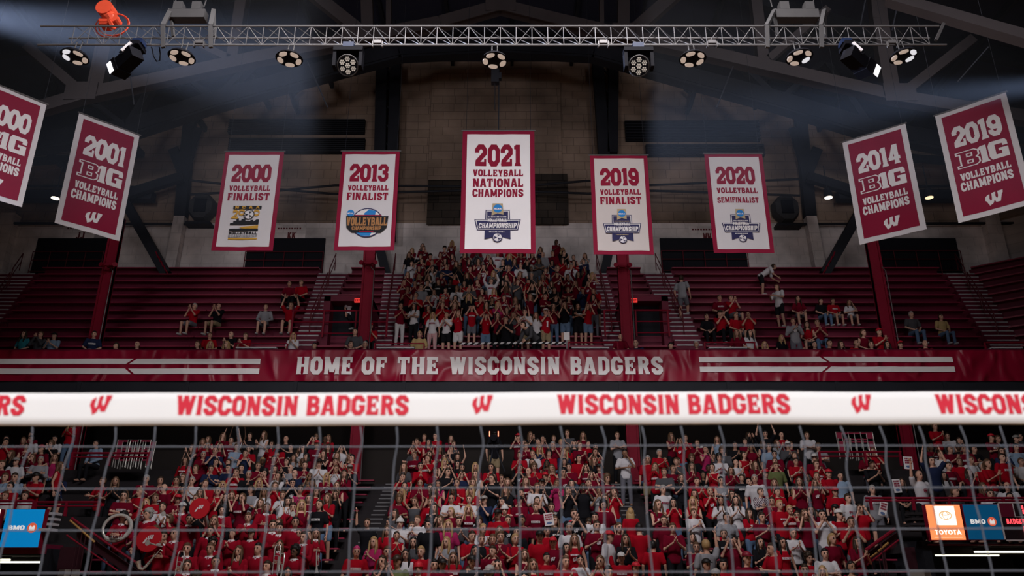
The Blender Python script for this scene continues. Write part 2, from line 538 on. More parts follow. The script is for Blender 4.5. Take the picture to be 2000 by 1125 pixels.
# darker block strips either side of the middle banner
for a, b, c, d in ((833, 352, 905, 438), (1045, 340, 1108, 438)):
    p, q = at(a, d, YW - 0.27), at(b if False else c, b, YW - 0.27)
    f = MB(); f.bx(p.x, q.x, YW - 0.3, YW - 0.2, p.z, q.z)
    struct('trim_2', f, brick_mat('dark_block_wall', (0.075, 0.06, 0.05), (0.05, 0.042, 0.038), (0.02, 0.018, 0.018), 0.85, 0.4))
# side walls turn the corner
for s in (-1, 1):
    x0 = at(1000 + s * 962, 480, YW).x if s > 0 else at(18, 480, YW).x
    f = MB()
    a, b = Vector((x0, YW - 0.1, 0)), Vector((x0 + s * 9, YW - 8.0, 0))
    for z0, z1, mi in ((12, ZP + 0.1, 0), (ZP + 0.1, 24, 1)):
        f.add([(a.x, a.y, z0), (b.x, b.y, z0), (b.x, b.y, z1), (a.x, a.y, z1)], [(0, 1, 2, 3) if s > 0 else (3, 2, 1, 0)], mi)
    f.bar((a.x, a.y, ZP - 2.6), (b.x, b.y, ZP - 2.6), 0.1, 0.14, 2)
    struct('wall_right' if s > 0 else 'wall_left', f, [M_painted, M_brick, M_red_paint])
    p = at(1943 if s > 0 else 8, 480, YW - 0.2)
    f = MB(); f.bx(p.x - 0.35, p.x + 0.35, YW - 0.5, YW, 13, ZP + 0.35)
    struct('trim_3', f, M_painted)

# roof: dark boarding that follows the wall's top, run forward over the hall
f = MB()
for i in range(len(pts) - 1):
    a, b = pts[i], pts[i + 1]
    f.add([(a.x, YW + 0.5, a.z), (b.x, YW + 0.5, b.z), (b.x, -16, b.z), (a.x, -16, a.z)], [(0, 1, 2, 3)])
f.add([(pts[0].x, YW, pts[0].z), (pts[0].x, -16, pts[0].z), (pts[0].x, -16, 6), (pts[0].x, YW, 6)], [(0, 1, 2, 3)])
f.add([(pts[-1].x, YW, pts[-1].z), (pts[-1].x, -16, pts[-1].z), (pts[-1].x, -16, 6), (pts[-1].x, YW, 6)], [(3, 2, 1, 0)])
struct('ceiling', f, M_roof)
for i, yy in enumerate((31.6, 27.5, 23.4)):
    f = MB()
    for j in range(len(pts) - 1):
        a, b = pts[j], pts[j + 1]
        f.bar((a.x, yy, a.z - 0.35), (b.x, yy, b.z - 0.35), 0.35, 0.7)
    struct('ceiling_rib', f, M_dark)
f = MB()
for j in range(-7, 8):
    xx = j * 3.1
    zz = min(pts[5].z, pts[5].z - max(0, abs(xx) - 6) * 0.42) - 0.15
    f.bar((xx, -10, zz), (xx, YW, zz), 0.16, 0.3)
struct('ceiling_purlins', f, M_dark)

# ------------------------------------------------------------------ wall furniture
def board(px0, py0, px1, py1, label):
    p, q = at(px0, py1, YW - 0.1), at(px1, py0, YW - 0.1)
    t = thing('blackout_board', label, 'board', (0, 0, 0), group='dark boards along the top of the balcony')
    f = MB(); f.bx(p.x, q.x, YW - 0.16, YW - 0.07, p.z, q.z); f.build('panel', M_voidboard, t)
    f = MB()
    for zz in (p.z + 0.05, p.z + 0.62, p.z + 1.05):
        f.tube([(p.x, YW - 0.3, zz), (q.x, YW - 0.3, zz)], 0.02)
    n = 4
    for i in range(n + 1):
        xx = p.x + (q.x - p.x) * i / n
        f.tube([(xx, YW - 0.3, p.z - 0.2), (xx, YW - 0.3, p.z + 1.05)], 0.02)
    f.build('guard_rail', mat('dark_red_rail', (0.12, 0.01, 0.02), 0.5), t)
board(60, 466, 212, 535, 'black board behind the far left pillar, under the JJ sign')
board(477, 466, 636, 535, 'black board to the left of the 2013 banner, under the KK sign')
board(1293, 466, 1454, 533, 'black board between the 2019 and 2020 banners, under the MM sign')
board(1705, 466, 1865, 533, 'black board below the 2014 banner, by the far right stair')

def wall_sign(px, py, word, label):
    c = at(px, py, YW - 0.1)
    t = thing('section_sign', label, 'sign', (c.x, YW - 0.085, c.z), group='section letters painted above the dark boards')
    f = MB(); f.bx(-0.75, 0.75, 0.0, 0.012, -0.5, 0.42); f.build('plate', M_painted, t)
    flat(text_in(word, -0.1, 0.3, -0.32, 0.05), 'letters', mat('faded_wall_lettering', (.13, .025, .03), .9), t, lambda x, z: 0.0, 0.012)
    mb = MB()
    for i in range(9):
        mb.bx(-0.6 + i * 0.13, -0.52 + i * 0.13, -0.014, -0.01, 0.2, 0.28)
    mb.build('small_print', mat('faded_wall_lettering', (.13, .025, .03), .9), t)
wall_sign(154, 455, 'JJ', 'painted sign lettered JJ below the 2001 banner')
wall_sign(566, 455, 'KK', 'painted sign lettered KK between the 2000 and 2013 banners')
wall_sign(1377, 457, 'MM', 'painted sign lettered MM left of the 2020 banner')

def louvre(px0, py0, px1, py1, label):
    p, q = at(px0, py1, YW - 0.1), at(px1, py0, YW - 0.1)
    t = thing('wall_louvre', label, 'vent', group='long dark louvres high on the end wall')
    f = MB(); f.bx(p.x, q.x, YW - 0.12, YW - 0.02, p.z, q.z); f.build('backing', M_voidboard, t)
    f = MB()
    n = 7
    for i in range(n):
        z = p.z + (q.z - p.z) * (i + 0.5) / n
        f.box(((p.x + q.x) / 2, YW - 0.2, z), (q.x - p.x, 0.16, 0.05))
    f.build('slats', M_dark, t)
louvre(446, 235, 714, 262, 'upper long louvre above the 2000 banner')
louvre(446, 272, 714, 300, 'lower long louvre level with the tops of the left white banners')
louvre(1222, 237, 1480, 276, 'upper long louvre above the 2020 banner')
louvre(1262, 284, 1490, 306, 'lower long louvre behind the top of the 2020 banner')

def wall_speaker(px, py, label):
    c = at(px, py, YW - 0.5)
    t = thing('wall_ventilator', label, 'ventilator', (c.x, YW, c.z), group='hooded ventilators on the end wall')
    f = MB()
    r = 0.62
    sq = lambda y, k: [(k * r * (1 if a < 4 else 1) * math.cos(math.pi / 8 + a * math.pi / 4) , y, 1.15 * k * r * math.sin(math.pi / 8 + a * math.pi / 4)) for a in range(8)]
    vs = sq(-0.1, 1.1) + sq(-0.55, 0.95)
    fs = [(a, (a + 1) % 8, 8 + (a + 1) % 8, 8 + a) for a in range(8)] + [tuple(range(8, 16))]
    f.add(vs, fs); f.build('hood', mat('sooty_hood', (0.05, 0.05, 0.055), 0.8, var=0.3), t)
    f = MB(); f.bx(-0.28, 0.28, -0.62, -0.5, -0.34, 0.34); f.build('grille', M_voidboard, t)
    f = MB(); f.bx(-0.6, 0.6, -0.6, -0.02, -1.0, -0.86); f.build('shelf', M_dark, t)
wall_speaker(392, 402, 'hooded dark ventilator on the wall left of the 2000 banner')
wall_speaker(1537, 405, 'hooded dark ventilator on the wall right of the 2020 banner')

# steel frame against the end wall
def px_bar(mb, a, b, w, h, m=0):
    mb.bar(at(*a), at(*b), w, h, m, up=(0, 1, 0))
YS = 34.05
for sgn, A in ((0, [((748, 0), (740, 470)), ((775, 60), (762, 470)), ((740, 478), (757, 545))]), (1, [((1163, 60), (1192, 490)), ((1200, 0), (1196, 300)), ((1192, 478), (1178, 545))])):
    t = thing('steel_column', 'tall dark steel roof leg ' + ('left of the middle banner' if sgn == 0 else 'right of the middle banner'), 'steel column', group='dark steel legs against the end wall')
    for i, (p, q) in enumerate(A):
        f = MB(); px_bar(f, p + (YS,), q + (YS,), (0.55, 0.5, 0.4)[i], 0.4)
        f.build('flange' if i < 2 else 'foot_strut', M_dark, t)
    f = MB()
    for k in range(10):
        y0 = 120 + k * 36
        x0 = (757 if sgn == 0 else 1178) + (-1 if sgn == 0 else 1) * (y0 - 120) * 0.03
        px_bar(f, (x0 - 14, y0, YS), (x0 + 14, y0 + 30, YS), 0.07, 0.08)
    f.build('lacing', M_dark, t)
for sgn in (0, 1):
    mx = (lambda x: x) if sgn == 0 else (lambda x: 1935 - x)
    t = thing('wall_post', 'dark wall post with a whitewashed foot ' + ('at the left of the wall' if sgn == 0 else 'at the right of the wall'), 'steel column')
    f = MB(); px_bar(f, (mx(372), 225, YS + .3), (mx(353), 425, YS + .3), 0.55, 0.35); f.build('shaft', M_dark, t)
    f = MB(); px_bar(f, (mx(353), 425, YS + .3), (mx(333), 533, YS + .3), 0.5, 0.4); f.build('painted_foot', M_painted, t)
    f = MB(); px_bar(f, (mx(338), 290, YS + .2), (mx(360), 345, YS + .2), 0.5, 0.12); px_bar(f, (mx(385), 250, YS + .2), (mx(358), 345, YS + .2), 0.5, 0.12); f.build('gusset', M_dark, t)
    t = thing('diagonal_brace', 'dark slanting steel brace running down to the top row ' + ('at the left' if sgn == 0 else 'at the right'), 'steel brace')
    f = MB(); px_bar(f, (mx(232), 372, 33.2), (mx(325), 536, 33.2), 0.42, 0.3); f.build('main_bar', M_dark, t)
    f = MB(); px_bar(f, (mx(358), 345, 33.6), (mx(232), 385, 33.4), 0.45, 0.3); f.build('tie_bar', M_dark, t)
    f = MB()
    for k in range(5):
        px_bar(f, (mx(305 + k * 5), 492 + k * 9, 33.0), (mx(309 + k * 5), 503 + k * 9, 33.0), 0.05, 0.1)
    f.build('warning_marks', M_red_paint, t)
    t = tag(None or bpy.data.objects.new('wall_girder', None), 'horizontal dark girder across the wall ' + ('at the left' if sgn == 0 else 'at the right'), 'steel girder'); COL.objects.link(t)
    f = MB(); px_bar(f, (mx(-60), 384, 34.0), (mx(300), 384, 34.0), 0.45, 0.5); px_bar(f, (mx(-60), 362, 34.0), (mx(300), 366, 34.0), 0.1, 0.1); f.build('beam', M_dark, t)
    f = MB(); px_bar(f, (mx(-60), 436, 34.3), (mx(400), 438, 34.3), 0.1, 0.1); px_bar(f, (mx(0), 320, 34.0), (mx(280), 300, 34.0), 0.3, 0.3); f.build('conduit', M_dark, t)
# thin sway rods crossing behind the banners
for lab, A in (('pair of thin crossing rods between the 2000 and 2013 banners', [((370, 352), (548, 372), (655, 362), (905, 364)), ((370, 380), (548, 370), (655, 379), (905, 372))]),
               ('pair of thin crossing rods from the 2021 banner to the right wall post', [((1040, 362), (1150, 353), (1262, 362), (1560, 350)), ((1040, 374), (1150, 378), (1262, 372), (1562, 382))])):
    t = thing('sway_rod', lab, 'steel rod')
    for pl in A:
        f = MB(); f.tube([at(x, y, 33.5) for x, y in pl], 0.055); f.build('rod', M_dark, t)

# red pillars that carry the balcony
def pillar(px, py, label):
    c = at(px, py, 27.3)
    t = thing('red_pillar', label, 'pillar', (c.x, 27.3, 0), group='red pillars')
    zt = at(1000, 425, 27.2).z
    w = 0.43
    f = MB()
    f.bx(-w / 2, -w / 2 + 0.07, -0.12, 0.12, 0.3, zt); f.bx(w / 2 - 0.07, w / 2, -0.12, 0.12, 0.3, zt)
    f.bx(-w / 2, w / 2, -0.07, 0.07, 0.3, zt)
    f.build('shaft', M_red_paint, t)
    f = MB()
    for k in range(30):
        for s in (-1, 1):
            f.box((s * (w / 2 - 0.035), -0.125, 3.0 + k * 0.4), (0.05, 0.02, 0.05))
    f.build('rivets', M_red_paint, t)
    f = MB(); f.tube([(w / 2 + 0.03, -0.2, 3), (w / 2 + 0.03, -0.2, at(1000, 522, 27.0).z - .1), (w / 2 - .1, -0.24, at(1000, 520, 27.0).z)], 0.018); f.build('conduit', M_alu, t)
    return t
pillar(207, 560, 'far left red pillar, below the 2001 banner')
pillar(718, 560, 'red pillar below the 2013 banner')
pillar(1219, 560, 'red pillar below the 2019 finalist banner')
pillar(1717, 560, 'far right red pillar, below the 2014 banner')
def twin_light(px, py, label):
    c = at(px, py, 26.9)
    t = thing('emergency_light', label, 'light', (c.x, 26.9, c.z), group='red twin-headed emergency lights')
    f = MB(); f.bx(-0.24, 0.24, -0.03, 0.03, -0.03, 0.03); f.bx(-.1, .1, 0, .14, -.06, .06); f.build('bar', M_red_paint, t)
    for s in (-1, 1):
        f = MB(); f.cyl((s * 0.2, 0.05, -0.02), (s * 0.26, -0.1, -0.02), 0.06, 0.09, 12); f.build('lamp_head', M_red_paint, t)
twin_light(213, 517, 'red twin-headed emergency light on the far left pillar')
twin_light(720, 513, 'red twin-headed emergency light on the pillar under the 2013 banner')
twin_light(1216, 518, 'red twin-headed emergency light on the pillar under the 2019 finalist banner')

# pendant downlights
for px, py, lab, bright in ((108, 387, 'lit downlight at the left edge of the 2001 banner', 1), (1618, 386, 'lit white downlight to the left of the 2014 banner', 1), (1815, 386, 'warm lit downlight between the 2014 and 2019 conference banners', 0)):
    c = at(px, py, 31.5)
    t = thing('downlight', lab, 'light', c, group='downlights over the balcony')
    f = MB(); f.cyl((0, 0, 0.0), (0, 0, 0.42), 0.2, 0.16, 16); f.build('can', M_dark, t)
    f = MB(); f.cyl((0, 0, -0.015), (0, 0, -0.001), 0.17, 0.17, 16)
    f.build('lens', mat('downlight_lens_%d' % bright, (0.9, 0.8, 0.65), emit=(1, .88, .7) if bright else (1, .72, .42), estr=3.2 if bright else 1.5, var=0), t)
    f = MB(); f.tube([(0, 0, 0.4), (0, 0, 1.6)], 0.02); f.build('stem', M_dark, t)

# ------------------------------------------------------------------ balcony benches, stairs, rails
def lin(a, b, t): return a + (b - a) * t
# stair edges as the photo shows them: (x at bottom, x at top) for left and right side, rows 4..12 drawn at y 664..539
STAIRS = [('far left', (-70, 0), (-12, 75)), ('left', (583, 624), (626, 681)), ('inner left', (738, 752), (770, 790)), ('inner right', (1174, 1150), (1216, 1184)), ('right', (1310, 1256), (1362, 1311)), ('far right', (1914, 1842), (1978, 1902))]
def sx(e, k):
    """x in metres of a stair edge e at balcony row k (kept straight, spreading a little as it climbs)."""
    y4, z4 = urow(4); y12, z12 = urow(12)
    a, b = xat(e[0], y4, z4), xat(e[1], y12, z12)
    return lin(a, b, (k - 4) / 8.0)
def stair(i, name, el, er):
    t = thing('balcony_stair', name + ' stair of pale-edged steps climbing the balcony', 'stairs')
    steps = MB()
    for k in range(1, U_ROWS):
        y, z = urow(k)
        for h in (0, 1):
            zz = z - U_RISE * (0.5 if h == 0 else 0.0)
            yy = y - 0.22 - (0.3 if h == 0 else 0.0)
            xl, xr = sx(el, k - (0.5 if h == 0 else 0)), sx(er, k - (0.5 if h == 0 else 0))
            steps.bx(xl, xr, yy - 0.03, y + 0.08, zz - U_RISE * 0.5, zz + 0.012)
            nose = MB(); nose.bx(xl + 0.02, xr - 0.02, yy - 0.045, yy + 0.05, zz - 0.02, zz + 0.03); nose.build('nosing', M_nosing, t)
    steps.build('steps', M_riser, t)
    rail = MB()
    xm = lambda k: (sx(el, k) + sx(er, k)) / 2
    for k0, k1 in ((4.2, 6.6), (7.2, 9.6), (10.2, 12.6)):
        P = lambda k, dz: Vector((xm(k), U_Y0 + U_RUN * k - 0.2, U_Z0 + U_RISE * k + dz))
        rail.tube([P(k0, 0.0), P(k0, 0.85), P(k1, 0.85), P(k1, 0.0)], 0.022)
        rail.tube([P(k0, 0.45), P(k1, 0.45)], 0.018)
    rail.build('handrail', mat('dark_red_rail', (0.12, 0.01, 0.02), 0.5), t)
for i, (n, el, er) in enumerate(STAIRS):
    stair(i, n, el, er)
SECT = [(-1, 0), (0, 1), (1, 2), (2, 3), (3, 4), (4, 5), (5, 6)]
SNAME = ['left of the far left stair', 'between the far left and left stairs', 'between the left and inner left stairs', 'in the middle block', 'between the inner right and right stairs', 'between the right and far right stairs', 'right of the far right stair']
ORD = ['first', 'second', 'third', 'fourth', 'fifth', 'sixth', 'seventh', 'eighth', 'ninth', 'tenth', 'eleventh', 'twelfth', 'thirteenth', 'fourteenth', 'fifteenth', 'sixteenth', 'seventeenth', 'eighteenth', 'nineteenth', 'twentieth'] + ['twenty-' + w for w in ('first', 'second', 'third', 'fourth', 'fifth', 'sixth', 'seventh', 'eighth', 'ninth')] + ['thirtieth']
for si, (a, b) in enumerate(SECT):
    if si == 0:
        continue
    for k in range(U_ROWS):
        if si in (2, 4) and 3 <= k <= 6:
            continue
        if si == 3 and k > 5:
            continue
        y, z = urow(k)
        x0 = sx(STAIRS[a][2], k) + 0.06
        x1 = sx(STAIRS[b][1], k) - 0.06 if b < 6 else x0 + 7.5
        t = thing('bleacher_bench', 'long red bench %s, %s row up' % (SNAME[si], ORD[k]), 'bench', (0, y, z), group='red benches on the balcony')
        if si == 6:
            # the corner: the bench bends towards the court
            f = MB(); f.bar((x0, 0.18, 0.44), (x0 + 6.5, 0.18 - 4.6, 0.44), 0.3, 0.06); f.build('seat', M_seat, t)
            f = MB(); f.bar((x0, 0.36, 0.22), (x0 + 6.5, 0.36 - 4.6, 0.22), 0.05, 0.42); f.build('kick_board', M_riser, t)
            f = MB(); f.bar((x0, 0.62, -U_RISE * .5), (x0 + 6.5, 0.62 - 4.6, -U_RISE * .5), 0.9, U_RISE); f.build('deck', M_riser, t)
            continue
        f = MB()
        n = max(1, int((x1 - x0) / 3.0))
        for j in range(n):
            f.bx(lin(x0, x1, j / n) + 0.01, lin(x0, x1, (j + 1) / n) - 0.01, 0.04, 0.32, 0.40, 0.45)
        f.build('seat', M_seat, t)
        f = MB(); f.bx(x0, x1, 0.31, 0.345, 0.02, 0.40); f.build('kick_board', M_riser, t)

def railing(pxs, py_top, py_bot, Y, label, mids=2, r=0.03, m=None, posts=None, name='railing'):
    """A level railing between two picture columns."""
    p, q = at(pxs[0], py_top, Y), at(pxs[1], py_top, Y)
    zb = at(pxs[0], py_bot, Y).z
    t = thing(name, label, 'railing', (0, 0, 0))
    f = MB(); f.tube([p, q], r * 1.1); f.build('top_rail', m or M_red_paint, t)
    for i in range(mids):
        z = lin(p.z, zb, (i + 1) / (mids + 0.0001) if mids > 1 else 0.5)
        f = MB(); f.tube([(p.x, Y, z), (q.x, Y, z)], r * 0.8); f.build('lower_rail', m or M_red_paint, t)
    for x in (posts or pxs):
        xx = at(x, (py_top + py_bot) / 2, Y).x
        f = MB(); f.bx(xx - r, xx + r, Y - r, Y + r, zb - 0.15, p.z); f.build('post', m or M_red_paint, t)
    return t
railing((570, 757), 607, 651, 27.75, 'red guard rail around the left balcony doorway', posts=(571, 632, 695, 756))
railing((1180, 1310), 606, 650, 27.75, 'red guard rail around the right balcony doorway', posts=(1181, 1242, 1305))
for a, b, lab in ((457, 560, 'low red rail at the foot of the left balcony stair'), (731, 828, 'low red rail at the foot of the inner left balcony stair'), (1110, 1207, 'low red rail at the foot of the inner right balcony stair'), (1377, 1475, 'low red rail at the foot of the right balcony stair'), (1926, 2010, 'low red rail at the foot of the far right balcony stair')):
    railing((a, b), 671 if a < 1000 else 669, 700, 26.0, lab, mids=1, r=0.022)
    f = MB()
    p, q = at(a + 6, 681, 26.2), at(b - 18, 681, 26.2)
    o = MB(); o.bx(p.x, q.x, 26.05, 26.3, p.z - 0.03, p.z + 0.02)
    tag(o.build('stair_landing', M_nosing), 'pale landing step ' + lab.replace('low red rail ', ''), 'step')

def doorway(px0, px1, label):
    p, q = at(px0, 655, 27.9), at(px1, 588, 27.9)
    t = thing('balcony_doorway', label, 'doorway')
    f = MB()
    f.bx(p.x - 0.25, p.x, 27.9, 30.2, p.z - 0.6, q.z + 0.2); f.bx(q.x, q.x + 0.25, 27.9, 30.2, p.z - 0.6, q.z + 0.2)
    f.bx(p.x - 0.25, q.x + 0.25, 27.9, 30.6, q.z, q.z + 0.22)
    f.build('surround', M_riser, t)
    f = MB(); f.bx(p.x, q.x, 28.5, 29.2, p.z - 0.5, q.z); f.build('shade_block', M_voidboard, t)  # black block, the shade inside the doorway put into its colour
doorway(640, 712, 'dark doorway in the balcony below the 2013 banner')
doorway(1231, 1292, 'dark doorway in the balcony below the 2019 finalist banner')
for px, lab in ((699, 'lit red exit sign by the left balcony doorway'), (1238, 'lit red exit sign by the right balcony doorway')):
    c = at(px, 586.5, 27.8)
    t = thing('exit_sign', lab, 'sign', (c.x, 27.8, c.z), group='exit signs')
    f = MB(); f.bx(-0.13, 0.13, 0.0, 0.06, -0.075, 0.075); f.build('case', mat('exit_glow', (0.5, 0.02, 0.02), emit=(1, .06, .05), estr=0.75, var=0), t)
    flat(text_in('EXIT', -0.1, 0.1, -0.045, 0.045), 'letters', mat('exit_letters', (0.1, .0, .0), emit=(.35, .0, .0), estr=.5, var=0), t, lambda x, z: 0.0, 0.006)

# ------------------------------------------------------------------ balcony front banner
def fold(x, z):
    return 0.012 * math.sin(x * 2.3 + 1.7 * math.sin(z * 2.1 + x * .6)) + 0.007 * math.sin(x * 6.1 + z * 4.0)
zt0, zb0 = at(1000, 684, YF).z, at(1000, 744.5, YF).z
XF = 20.5
bt = thing('balcony_banner', 'long glossy cardinal banner along the balcony front reading HOME OF THE WISCONSIN BADGERS', 'banner', (0, YF, 0))
mb = MB()
nx, nz = 240, 10
for j in range(nz + 1):
    for i in range(nx + 1):
        x, z = -XF + 2 * XF * i / nx, zb0 + (zt0 - zb0) * j / nz
        mb.v.append((x, fold(x, z), z))
for j in range(nz):
    for i in range(nx):
        a = j * (nx + 1) + i
        mb.f.append((a, a + 1, a + nx + 2, a + nx + 1)); mb.mi.append(0)
vin = bpy.data.materials.new('cardinal_vinyl'); vin.use_nodes = True
nt = vin.node_tree; b = nt.nodes['Principled BSDF']
b.inputs['Base Color'].default_value = (0.28, 0.004, 0.029, 1); b.inputs['Roughness'].default_value = 0.36; b.inputs['Specular IOR Level'].default_value = 0.35
tc = nt.nodes.new('ShaderNodeTexCoord'); mp = nt.nodes.new('ShaderNodeMapping'); mp.inputs['Scale'].default_value = (0.9, 1, 0.55); mp.inputs['Rotation'].default_value = (0, 0.6, 0)
nz_ = nt.nodes.new('ShaderNodeTexNoise'); nz_.noise_type = 'RIDGED_MULTIFRACTAL'; nz_.inputs['Scale'].default_value = 1.5; nz_.inputs['Detail'].default_value = 2; nz_.inputs['Distortion'].default_value = 0.8
bp = nt.nodes.new('ShaderNodeBump'); bp.inputs['Strength'].default_value = 0.8; bp.inputs['Distance'].default_value = 0.35
nt.links.new(tc.outputs['Object'], mp.inputs[0]); nt.links.new(mp.outputs[0], nz_.inputs['Vector']); nt.links.new(nz_.outputs['Fac'], bp.inputs['Height']); nt.links.new(bp.outputs['Normal'], b.inputs['Normal'])
mb.build('vinyl', vin, bt, smooth=True)
f = MB(); f.tube([(-XF, 0.03, zt0 + 0.02), (XF, 0.03, zt0 + 0.02)], 0.03); f.bx(-XF, XF, 0.03, 0.1, zb0 + .05, zt0); f.build('backing_rail', M_riser, bt)
fx = lambda px, py=714: at(px, py, YF).x
fz = lambda py: at(1000, py, YF).z
for wd, u0, u1 in (('HOME', 580, 689.5), ('OF', 707.5, 756), ('THE', 776.5, 857), ('WISCONSIN', 878.5, 1093), ('BADGERS', 1113.5, 1294)):
    flat(text_in(wd, fx(u0), fx(u1), fz(731.5), fz(697.5), gap=0.11), 'lettering', mat('vinyl_white', (.9, .88, .9), .6, var=.04), bt, fold, 0.03)
def stripe(x0, x1, ya, yb, cut, d):
    s = 7 * d
    out = []
    for xa, xb, la, lb in ((x0, cut - 3, 0, 1), (cut + 3, x1, 1, 0)):
        # each half is laid in short pieces so it follows the cloth
        n = 10
        for i in range(n):
            u, v = i / n, (i + 1) / n
            sk = lambda w, top: (fx(lin(xa, xb, w) + (s * (1 if top else -1) * (w if la == 0 else 1 - w))))
            out.append([(sk(u, 0), fz(yb)), (sk(v, 0), fz(yb)), (sk(v, 1), fz(ya)), (sk(u, 1), fz(ya))])
    return out
for nm, ps in (('stripe', stripe(-160, 508, 701, 711.5, 256, 1)), ('stripe', stripe(-160, 508, 720, 731, 256, -1)), ('stripe', stripe(1366, 1862, 697.5, 708, 1612, -1)), ('stripe', stripe(1366, 1862, 716.5, 727, 1612, 1))):
    flat(ps, nm, mat('vinyl_white', (.9, .88, .9), .6, var=.04), bt, fold, 0.034)
# ------------------------------------------------------------------ hanging banners
def cloth_wave(seed, amp=0.012):
    a, b = seed * 1.7, seed * 0.9
    return lambda x, z: amp * (math.sin(x * 5.2 + a + 0.5 * math.sin(z * 1.3 + b)) + 0.5 * math.sin(x * 11 + z * 0.8 + b)) * (0.5 - 0.12 * z)

def sheet(name, m, parent, w, z0, z1, surf, off, x0=None, n=(14, 24)):
    mb = MB()
    xa = -w / 2 if x0 is None else x0
    for j in range(n[1] + 1):
        for i in range(n[0] + 1):
            x, z = xa + w * i / n[0], z0 + (z1 - z0) * j / n[1]
            mb.v.append((x, surf(x, z) - off, z))
    for j in range(n[1]):
        for i in range(n[0]):
            a = j * (n[0] + 1) + i
            mb.f.append((a, a + 1, a + n[0] + 2, a + n[0] + 1)); mb.mi.append(0)
    return mb.build(name, m, parent, smooth=True)

def hang(name, label, c, w, h, rz, mb_border, m_field, bw, seed, group):
    """A hanging cloth banner: c is the middle of its top edge."""
    t = thing(name, label, 'banner', c, rz, group)
    S = cloth_wave(seed)
    sheet('border', mb_border, t, w, -h, 0, S, 0.0)
    sheet('back', mb_border, t, w, -h, 0, S, -0.012)
    sheet('field', m_field, t, w - 2 * bw, -h + bw, -bw, S, 0.006)
    f = MB(); f.tube([(-w / 2 - 0.04, 0.0, 0.0), (w / 2 + 0.04, 0.0, 0.0)], 0.025); f.build('pole', M_alu, t)
    f = MB()
    for s in (-1, 1):
        f.tube([(s * w * 0.45, 0, 0), (s * w * 0.45, 0, 9)], 0.006, 4)
    f.build('cord', M_dark, t)
    return t, S

def put(polys, w, h):
    """From (u, v) in 0..1 (v down from the top) to the cloth's own metres."""
    return [[((u - 0.5) * w, -v * h) for u, v in p] for p in polys]

def word(s, u0, u1, v0, v1, gap=0.07, shear=0.0):
    return [[(u, v) for u, v in p] for p in text_in(s, u0, u1, v1, v0, gap, shear)]

FLAT = lambda x, z: -0.022
def volleyball(E, t, S, w, h, cu, cv, ru, o, ballm, linem):
    rv = ru * w / h
    flat(put(disc(cu, cv, ru * 1.18, rv * 1.18), w, h), 'ball_rim', linem, E, S, o)
    flat(put(disc(cu, cv, ru, rv), w, h), 'ball', ballm, E, S, o + .003)
    lines = []
    for k in range(3):
        a0 = k * 2 * math.pi / 3 + 0.4
        for da in (0.0, 0.45, 0.9):
            pts_ = [(cu + ru * r * math.cos(a0 + da * r + (1 - r) * .6), cv + rv * r * math.sin(a0 + da * r + (1 - r) * .6)) for r in (0.12 + .2 * (da > 0), 0.4, 0.7, 0.98)]
            lines += stroke(pts_, 0.10 * ru)
    flat(put(lines, w, h), 'ball_seams', linem, E, S, o + .006)

def ncaa_dot(E, S, w, h, cu, cv, ru, o):
    rv = ru * w / h
    flat(put(disc(cu, cv, ru, rv), w, h), 'blue_disc', M_blue, E, S, o)
    flat(put(word('NCAA', cu - ru * .82, cu + ru * .82, cv - rv * .1, cv + rv * .3, .04, .12), w, h), 'disc_letters', M_letter_white, E, S, o + .004)

def shield_emblem(t, S, w, h, u0, u1, v0, v1, small2):
    """Dark shield with a wide name plate, a blue disc on a tan tab above and a volleyball below."""
    X = lambda a: lin(u0, u1, a)
    V = lambda b: lin(v0, v1, b)
    E = bpy.data.objects.new('emblem', None); COL.objects.link(E); E.parent = t
    S = FLAT
    P = lambda L: [[(X(a), V(b)) for a, b in p] for p in L]
    flat(put(P([[(.24, .17), (.76, .17), (.78, .93), (.5, .84), (.22, .93)]]), w, h), 'shield', M_navy, E, S, .010)
    flat(put(P(stroke([(.265, .42), (.265, .20), (.735, .20), (.735, .42)], .018)), w, h), 'shield_line', M_letter_white, E, S, .014)
    flat(put(P([[(.0, .42), (1, .42), (.94, .70), (.06, .70)]]), w, h), 'name_plate', M_navy, E, S, .014)
    flat(put(P(stroke([(.035, .445), (.965, .445), (.92, .675), (.08, .675)], .016, True)), w, h), 'plate_line', M_letter_white, E, S, .018)
    flat(put(P([[(.39, .0), (.61, .0), (.63, .30), (.5, .26), (.37, .32)]]), w, h), 'tan_tab', M_gold, E, S, .018)
    ncaa_dot(E, S, w, h, X(.505), V(.135), (u1 - u0) * .10, .022)
    flat(put([[(X(a), V(1 - b)) for a, b in p] for p in text_in('VOLLEYBALL', .28, .70, .515, .60, .07, .1)], w, h), 'emblem_words', M_letter_white, E, S, .022)
    flat(put([[(X(a), V(1 - b)) for a, b in p] for p in text_in('CHAMPIONSHIP', .09, .90, .355, .485, .07, .12)], w, h), 'emblem_words', M_letter_white, E, S, .022)
    ticks = []
    for i in range(13):
        a = .30 + .40 * i / 13
        ticks += rect(a, .345, a + .018, .375)
        if i < 11:
            ticks += rect(a + .02, .735, a + .038, .76)
    flat(put(P(ticks), w, h), 'small_print', M_letter_white if small2 else M_gold, E, S, .022)
    volleyball(E, t, S, w, h, X(.5), V(.885), (u1 - u0) * .092, .024, M_letter_white, M_navy)
    return E

G_WHITE, G_RED = 'white championship banners', 'cardinal conference banners'
YB = 21.0
def front_banner(px0, px1, py0, py1):
    a, b = at(px0, py0, YB), at(px1, py0, YB)
    return ((a.x + b.x) / 2, YB, a.z), b.x - a.x, a.z - at(px0, py1, YB).z

